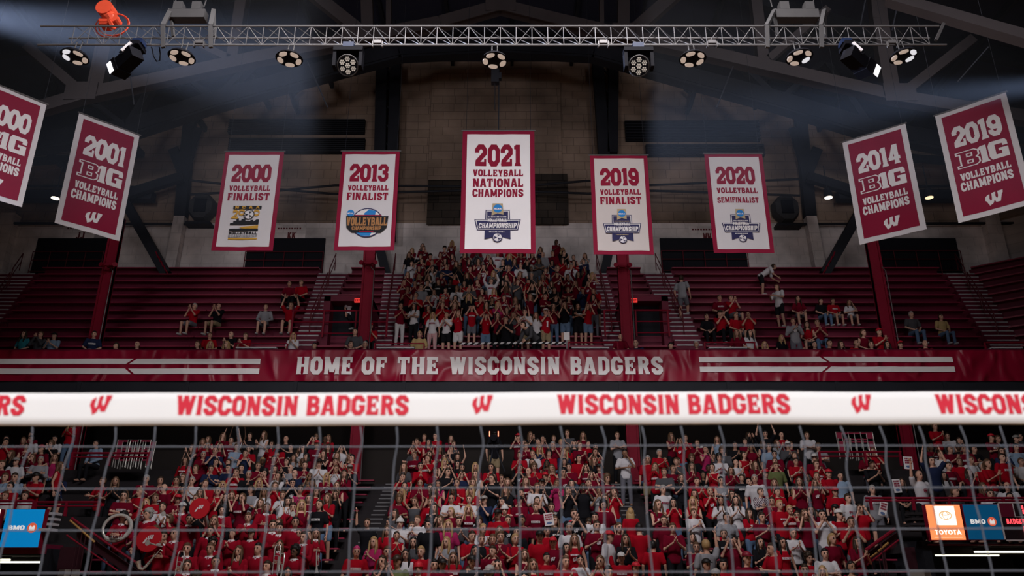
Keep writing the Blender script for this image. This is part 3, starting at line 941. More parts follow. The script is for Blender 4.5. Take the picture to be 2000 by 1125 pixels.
# centre: 2021
c, w, h = front_banner(904, 1043.5, 255, 495)
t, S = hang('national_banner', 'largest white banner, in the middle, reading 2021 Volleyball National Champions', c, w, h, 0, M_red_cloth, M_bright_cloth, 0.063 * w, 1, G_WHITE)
for s, nm, v0, v1 in (('2021', 'year', .124, .304), ('VOLLEYBALL', 'title', .333, .388), ('NATIONAL', 'title', .407, .476), ('CHAMPIONS', 'title', .494, .557)):
    flat(put(word(s, .18 if nm == 'year' else .153, .815 if nm == 'year' else .842, v0, v1), w, h), nm, M_letter_red, t, S, .011)
shield_emblem(t, S, w, h, .185, .805, .612, .915, True)
f = MB(); f.tube([(0, 0, 0), (0, 0, 2.6)], 0.02); f.build('hanging_cable', M_dark, t)

def white_banner(px0, px1, py0, py1, year, line2, tilt_label, seed, m=M_white_cloth, v3=(.433, .508)):
    c, w, h = front_banner(px0, px1, py0, py1)
    t, S = hang('finalist_banner', tilt_label, c, w, h, 0, M_red_cloth, m, 0.068 * w, seed, G_WHITE)
    flat(put(word(year, .165, .825, .141, .319, .035), w, h), 'year', M_letter_red, t, S, .011)
    flat(put(word('VOLLEYBALL', .15, .845, .357, .411), w, h), 'title', M_letter_red, t, S, .011)
    flat(put(word(line2, .145, .845, *v3), w, h), 'title', M_letter_red, t, S, .011)
    return t, S, w, h

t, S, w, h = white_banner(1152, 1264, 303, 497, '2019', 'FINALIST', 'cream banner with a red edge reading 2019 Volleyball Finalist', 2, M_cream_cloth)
shield_emblem(t, S, w, h, .175, .815, .56, .90, False)
t, S, w, h = white_banner(1375.5, 1488, 300, 494, '2020', 'SEMIFINALIST', 'white banner with a red edge reading 2020 Volleyball Semifinalist', 3, v3=(.453, .508))
shield_emblem(t, S, w, h, .175, .815, .575, .90, True)

# 2013: round ball badge
t, S, w, h = white_banner(668.5, 781, 295, 489, '2013', 'FINALIST', 'white banner with a red edge reading 2013 Volleyball Finalist', 4)
E = bpy.data.objects.new('emblem', None); COL.objects.link(E); E.parent = t; S = FLAT
k = w / h
cu, cv, R = .52, .735, .27
flat(put(disc(cu, cv, R, R * k * 1.0, 28), w, h), 'ball_rim', M_navy, E, S, .010)
flat(put(disc(cu, cv, R * .93, R * .93 * k, 28), w, h), 'ball', M_letter_white, E, S, .013)
for pl in ([(cu - .06, cv - R * k * .62), (cu + .02, cv - R * k * .9), (cu + .14, cv - R * k * .8), (cu + .12, cv - R * k * .3), (cu + .0, cv - R * k * .1)], [(cu - .18, cv + R * k * .66), (cu + .10, cv + R * k * .6), (cu + .06, cv + R * k * .9), (cu - .08, cv + R * k * .9)]):
    flat(put([pl], w, h), 'blue_panel', M_blue, E, S, .016)
flat(put([[(.165, .672), (.875, .672), (.855, .785), (.765, .835), (.275, .835), (.185, .785)]], w, h), 'name_plate', M_black, E, S, .019)
flat(put(rect(.31, .66, .76, .672), w, h), 'small_print', M_letter_red, E, S, .022)
flat(put([[(u, v) for u, v in p] for p in text_in('VOLLEYBALL', .18, .86, .765, .685, .05)], w, h), 'emblem_words', M_bronze, E, S, .022)
flat(put([[(u, v) for u, v in p] for p in text_in('CHAMPIONSHIP', .275, .765, .808, .772, .05)], w, h), 'emblem_words', M_bronze, E, S, .022)
flat(put(rect(.40, .818, .64, .828), w, h), 'small_print', M_letter_red, E, S, .022)
ncaa_dot(E, S, w, h, .235, .642, .062, .022)

# 2000: skyline badge
t, S, w, h = white_banner(441, 555, 296, 489.5, '2000', 'FINALIST', 'white banner with a red edge reading 2000 Volleyball Finalist, a black and amber skyline badge', 5)
E = bpy.data.objects.new('emblem', None); COL.objects.link(E); E.parent = t; S = FLAT
flat(put(rect(.27, .565, .74, .598), w, h), 'black_bar', M_black, E, S, .010)
flat(put(word('N C A A', .30, .71, .569, .594), w, h), 'emblem_words', M_amber, E, S, .014)
flat(put(stroke([(.275, .625), (.31, .612), (.35, .625), (.34, .65), (.275, .682), (.37, .682)], .022) + ring(.42, .63, .045, .022, .018) + ring(.665, .635, .045, .024, .018), w, h), 'year_figures', M_amber, E, S, .012)
volleyball(E, t, S, w, h, .545, .652, .078, .016, M_letter_white, M_black)
sky = [(.25, .755), (.25, .735), (.30, .735), (.30, .715), (.35, .715), (.35, .69), (.39, .69), (.39, .71), (.43, .71), (.43, .695), (.50, .695), (.50, .715), (.58, .715), (.58, .705), (.63, .705), (.63, .72), (.68, .70), (.72, .70), (.72, .75)]
flat(put([sky], w, h), 'skyline', M_black, E, S, .011)
flat(put([[(.40, .775), (.72, .757), (.72, .79), (.47, .79)]], w, h), 'bridge', M_amber, E, S, .012)
flat(put(rect(.25, .792, .725, .815), w, h), 'black_bar', M_black, E, S, .011)
flat(put(word('VOLLEYBALL', .25, .72, .822, .845), w, h), 'emblem_words', M_black, E, S, .014)
flat(put(word('CHAMPIONSHIP', .25, .72, .850, .874, .16), w, h), 'emblem_words', mat('grey_print', (.25, .25, .27), var=.05), E, S, .014)
flat(put(rect(.25, .882, .725, .896), w, h), 'amber_bar', M_amber, E, S, .011)

def side_banner(TL, TR, BL, Y1, year, label, seed):
    """A conference banner hung at an angle, its left end at distance Y1."""
    a = at(TL[0], TL[1], Y1)
    zt = a.z
    Y2 = (zt - HC) / slope(TR[1])
    b = at(TR[0], TR[1], Y2)
    d = Vector((b.x - a.x, b.y - a.y, 0))
    w = d.length
    h = zt - at(BL[0], BL[1], Y1).z
    rz = math.atan2(d.y, d.x)
    t, S = hang('conference_banner', label, ((a.x + b.x) / 2, (a.y + b.y) / 2, zt), w, h, rz, M_white_cloth, M_red_cloth, 0.082 * w, seed, G_RED)
    flat(put(word(year, .175, .84, .168, .352, .035), w, h), 'year', M_letter_white, t, S, .011)
    # outlined B, solid 1 and G
    Bout = [(.02, 0), (.62, 0), (.74, .12), (.74, .38), (.66, .5), (.74, .6), (.74, .86), (.62, 1), (.02, 1), (.02, .85), (.13, .85), (.13, .15), (.02, .15)]
    bx = lambda L: [[(lin(.155, .475, a / .76), lin(.545, .405, b)) for a, b in p] for p in L]
    ps = bx(stroke(Bout, .055, True) + stroke([(.36, .2), (.52, .2), (.52, .38), (.36, .38)], .05, True) + stroke([(.36, .62), (.52, .62), (.52, .8), (.36, .8)], .05, True))
    ps += word('1', .46, .60, .40, .55)
    ps += [[(lin(.60, .86, a), lin(.55, .395, b)) for a, b in p] for p in
           [[(0, .2), (.12, 0), (.36, 0), (.36, 1), (.12, 1), (0, .8)], [(.3, 0), (.9, 0), (1, .14), (1, .22), (.3, .22)], [(.3, .78), (1, .78), (1, .86), (.9, 1), (.3, 1)], [(.66, .0), (1, .0), (1, .52), (.66, .52)], [(.52, .40), (1, .40), (1, .54), (.52, .54)], [(.74, .64), (1, .64), (1, .86), (.74, .86)]]]
    flat(put(ps, w, h), 'conference_mark', M_letter_white, t, S, .011)
    flat(put(word('VOLLEYBALL', .16, .84, .593, .655), w, h), 'title', M_letter_white, t, S, .011)
    flat(put(word('CHAMPIONS', .14, .84, .672, .748), w, h), 'title', M_letter_white, t, S, .011)
    flat(put([[(u, v) for u, v in p] for p in w_in(.41, .66, .925, .818)], w, h), 'letter_mark', M_letter_white, t, S, .011)
side_banner((155, 220), (273, 264), (105, 435), 20.0, '2001', 'cardinal banner with a white edge reading 2001, second from the left', 6)
side_banner((-38, 152), (91.5, 203.5), (-98, 362), 15.8, '2000', 'cardinal banner with a white edge cut off by the left edge of the picture', 7)
side_banner((1645, 278), (1768, 240.5), (1681, 478), 22.0, '2014', 'cardinal banner with a white edge reading 2014, beside the far right pillar', 8)
side_banner((1826, 226), (1964, 179), (1868, 436), 19.0, '2019', 'cardinal banner with a white edge reading 2019, at the right edge', 9)

# ------------------------------------------------------------------ net
YN = 1.93
net = thing('volleyball_net', 'white-topped volleyball net stretched across the view close to the camera', 'net', (0, YN, 0))
zt, zb = at(1000, 767.5, YN).z, at(1000, 829, YN).z
XT = 4.6
tz = lambda x: 0.0022 * x + 0.0009 * math.sin(x * 4.1) + 0.0006 * math.sin(x * 13)
M_tape = mat('white_net_tape', (0.82, 0.81, 0.82), 0.8, var=0.02)
mb = MB()
n = 200
sec = [(-.0072, 0), (-.0078, .25), (-.008, .5), (-.0078, .75), (-.0072, 1.0), (.004, 1.0), (.007, .5), (.004, 0)]
for i in range(n + 1):
    x = -XT + 2 * XT * i / n
    for y, u in sec:
        mb.v.append((x, y, lin(zb, zt, u) + tz(x)))
m_ = len(sec)
for i in range(n):
    for k in range(m_):
        l = (k + 1) % m_
        mb.f.append((i * m_ + k, (i + 1) * m_ + k, (i + 1) * m_ + l, i * m_ + l)); mb.mi.append(0)
mb.build('top_tape', M_tape, net, smooth=True)
M_tape_red = mat('tape_red', (0.62, 0.02, 0.045), 0.7, var=0.05)
nx_ = lambda px: at(px, 797, YN).x
nz = lambda py: at(1000, py, YN).z
def tape_print(polys, nm):
    flat([[(x, z + tz(x)) for x, z in p] for p in polys], nm, M_tape_red, net, lambda x, z: -0.0082, 0.0006, 1.5e-5)
for x0 in (-1142, -395, 346, 1088, 1826, 2568):
    k = 453
    if x0 == -395:
        x0 = 52 - k
    for wd, u0, u1 in (('WISCONSIN', 0, 238), ('BADGERS', 254, 453)):
        tape_print(text_in(wd, nx_(x0 + u0), nx_(x0 + u1), nz(811), nz(773), gap=.06), 'tape_lettering')
for x0 in (-564, 178, 922, 1661, 2402):
    tape_print(w_in(nx_(x0), nx_(x0 + 41), nz(810.5), nz(772.5)), 'tape_letter_mark')
M_cord = mat('grey_net_cord', (0.13, 0.14, 0.17), 0.8, var=0.1)
for i, px in enumerate([-17 - 79 * k for k in range(12, 0, -1)] + [2029 + 79 * k for k in range(1, 13)] + [-17, 62, 143, 223, 302, 382, 462, 541, 622, 701, 773, 852, 936, 1013, 1093, 1172, 1252, 1328, 1402, 1481, 1560, 1640, 1717, 1793, 1872, 1950, 2029]):
    x = at(px, 832, YN).x
    sgn = 1 if i % 3 else 1.5
    P = []
    for j in range(26):
        z = zb - 0.004 - j * 0.0165
        u = j / 25
        P.append((x * (1 + 0.01 * u) + 0.0075 * sgn * math.exp(-((j - 2.6) / 2.2) ** 2) + 0.0012 * math.sin(j * .6 + i) * min(1, j / 3) + 0.006 * math.sin(i * 2.1) * u * u, 0.002 * math.sin(j + i), z))
    f = MB(); f.tube(P, 0.0018, 5); f.build('net_cord', M_cord, net, smooth=True)
for j, py in enumerate((871, 953, 1034, 1117)):
    P = []
    for i in range(140):
        x = -XT + 2 * XT * i / 139
        P.append((x, 0.003, nz(py) + 0.0017 * x + 0.0008 * math.sin(x * 4 + j) ))
    f = MB(); f.tube(P, 0.0015, 5); f.build('net_cord', M_cord, net, smooth=True)

# ------------------------------------------------------------------ lighting truss and what hangs from it
YT = 12.3
zt, zb = at(1000, 51, YT).z, at(1000, 87.5, YT).z
xl, xr = at(75, 69, YT).x, at(1838, 69, YT).x
tr = thing('lighting_truss', 'long aluminium lighting truss spanning the top of the view', 'truss', (0, YT, 0))
yb = 0.2; zm = zt - 0.12
f = MB(); f.tube([(xl, 0, zt), (xr, 0, zt)], 0.019, 8); f.build('top_chord', M_alu, tr)
f = MB(); f.tube([(xl + .03, 0, zb), (xr + .06, 0, zb)], 0.019, 8); f.build('bottom_chord', M_alu, tr)
f = MB(); f.tube([(xl + .45, yb, zm), (xr - .1, yb, zm)], 0.017, 8); f.build('rear_chord', M_alu, tr)
nb = 54
bay = (xr - xl - 0.9) / nb
for i in range(nb + 1):
    x = xl + 0.65 + i * bay
    f = MB()
    f.tube([(x, 0, zb), (x, 0, zt)], 0.0075, 5)
    if i < nb:
        f.tube([(x, 0, zt if i % 2 else zb), (x + bay, 0, zb if i % 2 else zt)], 0.0075, 5)
        f.tube([(x, 0, zt), (x + bay, yb, zm)], 0.006, 5)
        f.tube([(x, yb, zm), (x + bay, 0, zb)], 0.006, 5)
    f.build('lattice_bay', M_alu, tr)
f = MB(); f.tube([(xl + 2.2, -0.05, zb - 0.05), (xr - 2.9, -0.05, zb - 0.05)], 0.016, 6); f.build('lamp_bar', M_alu, tr)
f = MB(); f.bar((xr - .12, 0, zb + .1), (xr + .1, 0, zt + .06), .05, .05); f.build('end_bracket', M_grey, tr)

M_lens = mat('warm_lens', (0.30, 0.24, 0.20), 0.5, emit=(1.0, 0.78, 0.64), estr=0.36, var=0.15, scale=60)
M_lens_w = mat('white_lens', (0.4, 0.4, 0.42), 0.4, emit=(0.95, 0.95, 1.0), estr=0.7, var=0.1, scale=60)
def pod(px, py, roll, label, hot=()):
    c = at(px, py, YT - 0.1)
    t = thing('pod_light', label, 'stage light', c, 0, group='five-lamp pod lights under the truss')
    R = Matrix.Rotation(math.radians(roll), 4, 'Y') @ Matrix.Rotation(math.radians(-58), 4, 'X')
    f = MB(); f.cyl((0, 0, 0.0), (0, 0, 0.06), 0.25, 0.21, 20); f.cyl((0, 0, 0.06), (0, 0, 0.15), 0.08, 0.06, 12)
    f.xf(Matrix.Rotation(math.radians(roll), 4, 'Y'))
    f.build('housing', M_blackcase, t)
    for k in range(5):
        a = k * 2 * math.pi / 5 + 0.5
        p = Vector((0.172 * math.cos(a), 0.172 * math.sin(a), -0.004))
        g = MB(); g.cyl((p.x, p.y, p.z - .02), (p.x, p.y, p.z + .03), 0.066, 0.07, 14)
        er, et = Vector((math.cos(a), math.sin(a), 0)), Vector((-math.sin(a), math.cos(a), 0))
        g.v = [tuple(p + er * (Vector(v) - p).dot(er) * .72 + et * (Vector(v) - p).dot(et) * 1.25 + Vector((0, 0, v[2] - p.z))) for v in g.v]
        g.xf(Matrix.Rotation(math.radians(roll), 4, 'Y'))
        g.build('lamp', M_lens_w if k in hot else M_lens, t)
    f = MB(); f.tube([(-.05, 0, .12), (-.05, 0.05, .36)], .012); f.tube([(.05, 0, .12), (.05, 0.05, .36)], .012); f.build('yoke', M_grey, t)
PL = [(146, 111, 4, 'five-lamp pod light at the left end of the truss', (2, 3)), (355, 112, 3, 'five-lamp pod light under the left grey carrier', ()), (565, 115, 0, 'five-lamp pod light just left of the left round wash light', ()), (966, 118, 0, 'five-lamp pod light above the 2021 banner', ()),
      (1353, 115, 0, 'five-lamp pod light just right of the right round wash light', ()), (1561, 112, -3, 'five-lamp pod light under the right grey carrier', (0,)), (1765, 110, -5, 'five-lamp pod light at the right end of the truss', (0, 4))]
for a in PL:
    pod(*a)
def wash(px, py, label):
    c = at(px, py, YT - 0.1)
    t = thing('wash_light', label, 'stage light', c, group='round moving wash lights')
    R = Matrix.Rotation(math.radians(-52), 4, 'X')
    f = MB(); f.cyl((0, 0, 0.02), (0, 0, 0.3), 0.20, 0.15, 22); f.xf(R); f.build('head', M_blackcase, t)
    f = MB(); f.tube([(0.19 * math.cos(a * .2618), .19 * math.sin(a * .2618), .015) for a in range(24)], .014, 5, closed=True); f.xf(R); f.build('bezel', M_grey, t)
    for k in range(7):
        p = (0, 0) if k == 6 else (0.115 * math.cos(k * math.pi / 3 + .52), 0.115 * math.sin(k * math.pi / 3 + .52))
        f = MB()
        for (i, j) in ((0, 0), (1, 0), (-1, 0), (.5, .87), (-.5, .87), (.5, -.87), (-.5, -.87)):
            f.cyl((p[0] + i * .034, p[1] + j * .034, -.004), (p[0] + i * .034, p[1] + j * .034, .02), .014, .014, 7)
        f.xf(R); f.build('lens_cluster', mat('dim_lens', (.5, .46, .42), .4, emit=(1, .9, .8), estr=.28, var=0), t)
    f = MB()
    f.bx(-.27, -.21, -.08, .1, -.05, .32); f.bx(.21, .27, -.08, .1, -.05, .32); f.bx(-.27, .27, -.1, .12, .28, .36); f.build('yoke', M_blackcase, t)
    f = MB(); f.bx(-.1, .1, -.1, .1, .36, .46); f.build('base', mat('blue_black_case', (.01, .02, .06), .4), t)
wash(679, 128, 'round black wash light facing the camera, left of the 2021 banner')
wash(1248, 129, 'round black wash light facing the camera, right of the 2021 banner')
def profile(px, py, s, label):
    c = at(px, py, YT - 0.1)
    t = thing('profile_light', label, 'stage light', c, group='black moving profile lights with white lenses')
    R = Matrix.Rotation(math.radians(25 * -s), 4, 'Y') @ Matrix.Rotation(math.radians(-28 * s), 4, 'Z')
    f = MB(); f.bx(-.28, .28, -.13, .13, -.13, .11); f.bx(-.3 if s > 0 else .12, -.12 if s > 0 else .3, -.15, .15, -.15, .13); f.xf(R); f.build('body', M_blackcase, t)
    f = MB()
    x = -.31 * s
    f.bx(min(x, x + .02 * s), max(x, x + .02 * s) , -.10, .10, -.12, .10)
    f.bx(x - .005, x + .1, -.162, -.15, -.13, .1)
    f.xf(R); f.build('lens', mat('bright_lens', (.9, .9, .95), .3, emit=(.95, .95, 1), estr=1.0, var=0), t)
    f = MB(); f.bar((-.05 * s, -.15, .05), (.16 * s, -.15, .3), .05, .07); f.bar((-.05 * s, .15, .05), (.16 * s, .15, .3), .05, .07); f.bx(min(.08 * s, .24 * s), max(.08 * s, .24 * s), -.16, .16, .28, .36); f.build('yoke', M_blackcase, t)
    f = MB(); f.bar((-.02 * s, -.185, .10), (.12 * s, -.185, .28), .02, .06); f.build('painted_glint', M_letter_white, t)  # white strip, the highlight on the yoke's edge put into its colour
    f = MB(); f.bx(min(.08 * s, .26 * s), max(.08 * s, .26 * s), -.1, .1, .36, .45); f.build('base', mat('blue_black_case', (.01, .02, .06), .4), t)
profile(247, 120, 1, 'black profile light pointing down to the left under the left end of the truss')
profile(1675, 120, -1, 'black profile light pointing down to the right under the right end of the truss')
# cable loop and clamp boxes
c0 = at(308, 100, YT)
f = MB(); f.tube([at(296, 92, YT), at(300, 110, YT), at(306, 120, YT), at(312, 118, YT), at(313, 105, YT), at(311, 92, YT)], .012, 6)
tag(f.build('power_cable', M_blackcase, smooth=True), 'black cable looping down from the truss left of the left grey carrier', 'cable')
for px, lab in ((738, 'small clamp box on the truss left of the middle pod light'), (1178, 'small clamp box on the truss left of the right wash light'), (1390, 'small clamp box on the truss right of the right wash light'), (390, 'small clamp box on the truss inside the left grey carrier'), (1742, 'tilted clamp box on the truss near its right end')):
    p = at(px, 82, YT - 0.03)
    t = thing('clamp_box', lab, 'clamp', p, group='small boxes clamped to the truss')
    f = MB(); f.bx(-.07, .07, -.03, .03, -.04, .03); f.build('box', M_alu, t)
    f = MB(); f.bx(-.1, -.08, -.03, .03, -.12, 0); f.build('clip', M_alu, t); f = MB(); f.bx(.08, .1, -.03, .03, -.12, 0); f.build('clip', M_alu, t)
def carrier(x0, x1, label):
    t = thing('truss_carrier', label, 'hoist frame', group='grey frames carrying the truss')
    f = MB()
    p, q = at(x0 + 8, 30, YT + .5), at(x1 - 8, 30, YT + .5)
    f.bx(p.x, q.x, YT + .4, YT + .6, p.z - .12, p.z + .08)
    f.build('cross_beam', M_grey, t)
    for x in (x0 + 25, x1 - 25):
        g = MB(); pp = at(x, 14, YT + .5); g.bx(pp.x - .09, pp.x + .09, YT + .42, YT + .58, pp.z - .1, pp.z + .08); g.build('lug', M_grey, t)
    s = -1
    for xb in (x0, x1):
        g = MB()
        g.bar(at(xb + (-7 if xb == x0 else 0), 48, YT - .06), at(xb + (-7 if xb == x0 else 0) + 1, 93, YT - .06), .07, .05, up=(0, 1, 0))
        g.bar(at(xb + (-7 if xb == x0 else 0), 50, YT - .06), at(xb + (8 if xb == x0 else 6), 20, YT + .5), .08, .06)
        g.bar(at(xb + (8 if xb == x0 else 6), 20, YT + .5), at(xb + (14 if xb == x0 else 8), 72, YT + .45), .06, .05)
        g.build('side_frame', M_grey, t)
carrier(325, 411, 'grey steel frame holding up the left end of the truss')
carrier(1505, 1604, 'grey steel frame holding up the right end of the truss')
for a, b in (((1508, 14), (1495, -40)), ((1584, 20), (1600, -40)), ((345, 14), (338, -40)), ((398, 14), (417, -40))):
    p, q = at(a[0], a[1], YT + .5), at(b[0], b[1], YT + .6)
    f = MB(); f.tube([p, q], .012, 5); tag(f.build('lifting_chain', M_grey), 'thin lifting chain above the grey truss frames', 'chain', 'lifting chains')
# orange chain hoist
c = at(214, 32, YT + .35)
t = thing('chain_hoist', 'bright orange chain hoist with looped cable above the left of the truss', 'hoist', c)
M_or = mat('orange_enamel', (0.62, 0.07, 0.03), 0.5, var=0.12, scale=8)
f = MB(); f.cyl((-.07, -.14, .12), (-.07, .12, .12), .16, .16, 18); f.loft([((-.06, 0, .08), (.14, 0, 0), (0, .12, 0)), ((.04, 0, -.06), (.16, 0, .03), (0, .13, 0)), ((.10, 0, -.16), (.10, 0, 0), (0, .1, 0))], 12); f.cyl((.12, -.1, -.1), (.12, .1, -.1), .1, .1, 14); f.build('motor', M_or, t)
f = MB()
for k in range(4):
    f.bx(-.14 + .01 * k, .1 - .02 * k, -.1, .1, -.16 - .035 * k, -.14 - .035 * k)
f.build('cooling_fins', M_or, t)
f = MB(); f.bar((.06, -.08, -.15), (.2, -.12, -.38), .06, .05); f.ell((.2, -.12, -.37), (.05, .04, .05), 10, 6); f.build('hook_arm', M_or, t)
f = MB()
for s in (0, 1):
    f.tube([(0.06 + (.30 + .02 * s) * math.cos(a * .35 - 2.6) - .05 * s, .1 + .02 * s, -.12 + (.26 + .03 * s) * math.sin(a * .35 - 2.6)) for a in range(18)], .013, 6, closed=True)
f.build('cable_loop', M_or, t)
f = MB(); f.tube([(-.05, 0, .26), (-.05, 0, 1.2)], .014, 5); f.build('chain', M_grey, t)
# box hanging on a rod over the middle banner
p = at(967, 150, 20.9)
t = thing('banner_winch', 'small dark winch box on the cable over the 2021 banner', 'winch', p)
f = MB(); f.bx(-.12, .12, -.1, .1, -.25, .25); f.bx(.06, .2, -.08, .08, -.1, .12); f.build('box', M_dark, t)
f = MB(); f.tube([(0, 0, .2), (0, 0, 1.6)], .03); f.tube([(0, 0, -.2), (0, 0, -1.2)], .012); f.build('cable', M_dark, t)

# ------------------------------------------------------------------ big roof trusses
def roof_truss(name, label, Y, chord, webs, m, cw, ch):
    t = thing(name, label, 'roof truss')
    f = MB()
    for i in range(len(chord) - 1):
        px_bar(f, chord[i] + (Y,), chord[i + 1] + (Y,), ch, cw)
        px_bar(f, (chord[i][0], chord[i][1] + 3.5, Y - cw * .55), (chord[i + 1][0], chord[i + 1][1] + 3.5, Y - cw * .55), .07, .05)
    f.build('bottom_chord', m, t)
    for p, q, wd in webs:
        f = MB(); px_bar(f, p + (Y,), q + (Y,), wd * (1.3 if Y < 25 else 1), cw * .8); f.build('web_member', m, t)
    for x, y in ((165, 185), (700, 72), (978, 14), (1225, 70), (1752, 188)):
        c = at(x, y, Y)
        f = MB(); f.box((c.x, c.y - cw * .6, c.z), (1.1, .04, .7)); f.build('gusset_plate', m, t)
LC = [(-60, 245), (90, 210), (165, 188), (320, 155), (500, 116), (700, 78), (860, 47), (978, 14)]
RC = [(978, 14), (1090, 42), (1225, 73), (1400, 110), (1560, 147), (1752, 192), (1850, 208), (2060, 240)]
webs = [((165, 186), (55, 92), .26), ((188, 178), (212, 60), .42), ((212, 60), (220, -40), .42), ((450, 118), (395, 92), .2), ((455, 118), (478, -30), .3), ((700, 60), (600, -20), .34), ((719, 72), (716, -40), .32), ((760, 66), (760, -40), .14),
        ((1217, 66), (1218, -40), .32), ((1238, 62), (1330, -20), .36), ((1175, 62), (1174, -40), .12), ((1490, 125), (1470, -40), .3), ((1740, 185), (1716, 40), .42), ((1716, 40), (1708, -40), .42), ((1768, 180), (1898, 78), .26), ((1500, 118), (1615, 20), .2)]
roof_truss('roof_truss', 'near brown steel roof truss whose chords rise to a peak in the middle', 23.5, LC + RC[1:], webs, M_roofsteel, .42, .42)
LC2 = [(-60, 300), (250, 255), (420, 200), (600, 150), (780, 102), (978, 92), (1160, 102), (1340, 152), (1520, 200), (1700, 255), (2060, 320)]
webs2 = [((250, 250), (330, 120), .3), ((420, 200), (330, 120), .25), ((420, 200), (560, 60), .3), ((600, 150), (560, 60), .25), ((1340, 150), (1380, 60), .25), ((1520, 200), (1380, 60), .3), ((1520, 200), (1610, 120), .25), ((1700, 255), (1610, 120), .3), ((60, 285), (110, 150), .2), ((250, 250), (110, 150), .2), ((1890, 285), (1830, 150), .2)]
roof_truss('roof_truss', 'far dark steel roof truss just in front of the end wall', 30.5, LC2, webs2, M_dark, .5, .9)
t = thing('roof_purlin', 'pale brown roof beam slanting across the top right corner', 'roof beam')
f = MB(); px_bar(f, (1735, -2, 15.5), (2060, 92, 14.2), .30, .25); f.build('beam', M_roofsteel, t)
for i, (a, b) in enumerate((((1432, 130), (1400, 210)), ((600, 120), (640, 210)), ((255, 150), (262, 205)), ((1690, 0), (1680, 50)), ((1755, 0), (1742, 60)), ((1930, 92), (1870, 160)), ((340, 0), (345, 20)))):
    f = MB(); f.tube([at(a[0], a[1], 19), at(b[0], b[1], 19)], .02, 5)
    tag(f.build('hanger_rod', M_dark), 'thin dark hanger rod under the roof', 'rod', 'hanger rods under the roof')
for px, s, lab in ((567, 1, 'curved dark bracket high on the wall left of the middle banner'), (1357, -1, 'curved dark bracket high on the wall right of the middle banner')):
    t = thing('wall_bracket', lab, 'bracket')
    f = MB(); f.tube([at(px, 150, 34.2), at(px + 2 * s, 185, 34.2), at(px + 8 * s, 205, 34.2), at(px + 16 * s, 222, 34.2)], .12, 6); f.build('stem', M_dark, t)
    f = MB(); f.tube([at(px + 3 * s, 188, 34.2), at(px + 20 * s, 174, 34.2)], .08, 5); f.tube([at(px + 3 * s, 188, 34.2), at(px - 8 * s, 168, 34.2)], .06, 5); f.build('arm', M_dark, t)

# ------------------------------------------------------------------ lower stand: stairs, rails, corner portals and scoreboards
for (a, b), lab in ((AISLE_L, 'dark aisle stair in the lower stand left of centre'), (AISLE_R, 'dark aisle stair in the lower stand right of centre')):
    t = thing('aisle_stair', lab, 'stairs')
    s = MB(); mn = mat('grey_step_edge', (.16, .155, .165), .8)
    for k in range(1, L_ROWS):
        y, z = lrow(k)
        s.bx(a, b, y - .55, y - .25, z - L_RISE, z - L_RISE * .5)
        n_ = MB(); n_.bx(a + .3, b - .3, y - .56, y - .52, z - L_RISE * .5 - .03, z - L_RISE * .5 + .006); n_.build('nosing', mn, t)
        n_ = MB(); n_.bx(a + .3, b - .3, y - .262, y - .22, z - .03, z + .006); n_.build('nosing', mn, t)
    s.build('steps', M_concrete, t)
LSECT = [(LX0, AISLE_L[0], 'left'), (AISLE_L[1], AISLE_R[0], 'middle'), (AISLE_R[1], LX1, 'right')]
for a, b, nm in LSECT:
    for k in range(L_ROWS - 1):
        y, z = lrow(k)
        t = thing('stand_bench', 'red plank bench in the %s block of the lower stand, %s row up' % (nm, ORD[k]), 'bench', (0, y, z), group='plank benches in the lower stand')
        f = MB(); f.bx(a + .05, b - .05, .1, .32, .36, .40); f.build('plank', M_seat, t)

def panel_thing(px0, px1, py0, py1, Y, name, label, cat, m):
    p, q = at(px0, py1, Y), at(px1, py0, Y)
    z0, z1 = p.z, q.z
    x0, x1 = at(px0, py0, Y).x, q.x
    t = thing(name, label, cat, ((x0 + x1) / 2, Y, (z0 + z1) / 2))
    w, h = x1 - x0, z1 - z0
    f = MB(); f.bx(-w / 2, w / 2, 0, .16, -h / 2, h / 2); f.build('case', M_red_paint if cat == 'sign' else M_blackcase, t)
    f = MB(); f.bx(-w / 2 + .012, w / 2 - .012, -.012, 0, -h / 2 + .012, h / 2 - .012); f.build('face', m, t)
    return t, w, h
Z0 = lambda x, z: 0.0
def bmo(px0, px1, py0, py1, Y, label, strength):
    t, w, h = panel_thing(px0, px1, py0, py1, Y, 'bank_sign', label, 'sign', mat('blue_panel_%d' % int(px0), (.005, .08, .18), .5, emit=(.0, .19, .48), estr=strength, var=0.05))
    mw = mat('sign_white', (.8, .8, .8), emit=(.85, .85, .85), estr=.55, var=0)
    P = lambda L: [[((u - .5) * w, (v - .5) * h) for u, v in p] for p in L]
    B = text_in('BMO', .14, .56, .45, .57, .05)
    flat(P(B), 'letters', mw, t, Z0, .02)
    flat(P(disc(.75, .51, .125, .125 * w / h)), 'roundel', mat('sign_red', (.6, .08, .04), emit=(.75, .13, .06), estr=.55, var=0), t, Z0, .018)
    flat(P([[(.68, .455), (.68, .53), (.705, .58), (.75, .52), (.795, .58), (.82, .53), (.82, .455)]]), 'roundel_mark', mw, t, Z0, .024)
    flat(P(rect(.675, .43, .825, .447)), 'roundel_mark', mw, t, Z0, .024)
YP = 19.6
bmo(14, 90, 994, 1070, YP, 'lit blue sign with BMO letters at the lower left edge', .85)
bmo(1878, 1947, 984.5, 1055, YP, 'lit blue sign with BMO letters beside the orange sign', .17)
t, w, h = panel_thing(-72, 3, 994, 1070, YP, 'white_sign', 'glowing white sign cut off by the left edge beside the blue sign', 'sign', mat('cream_glow', (.9, .85, .7), emit=(1, .9, .7), estr=1.0, var=0))
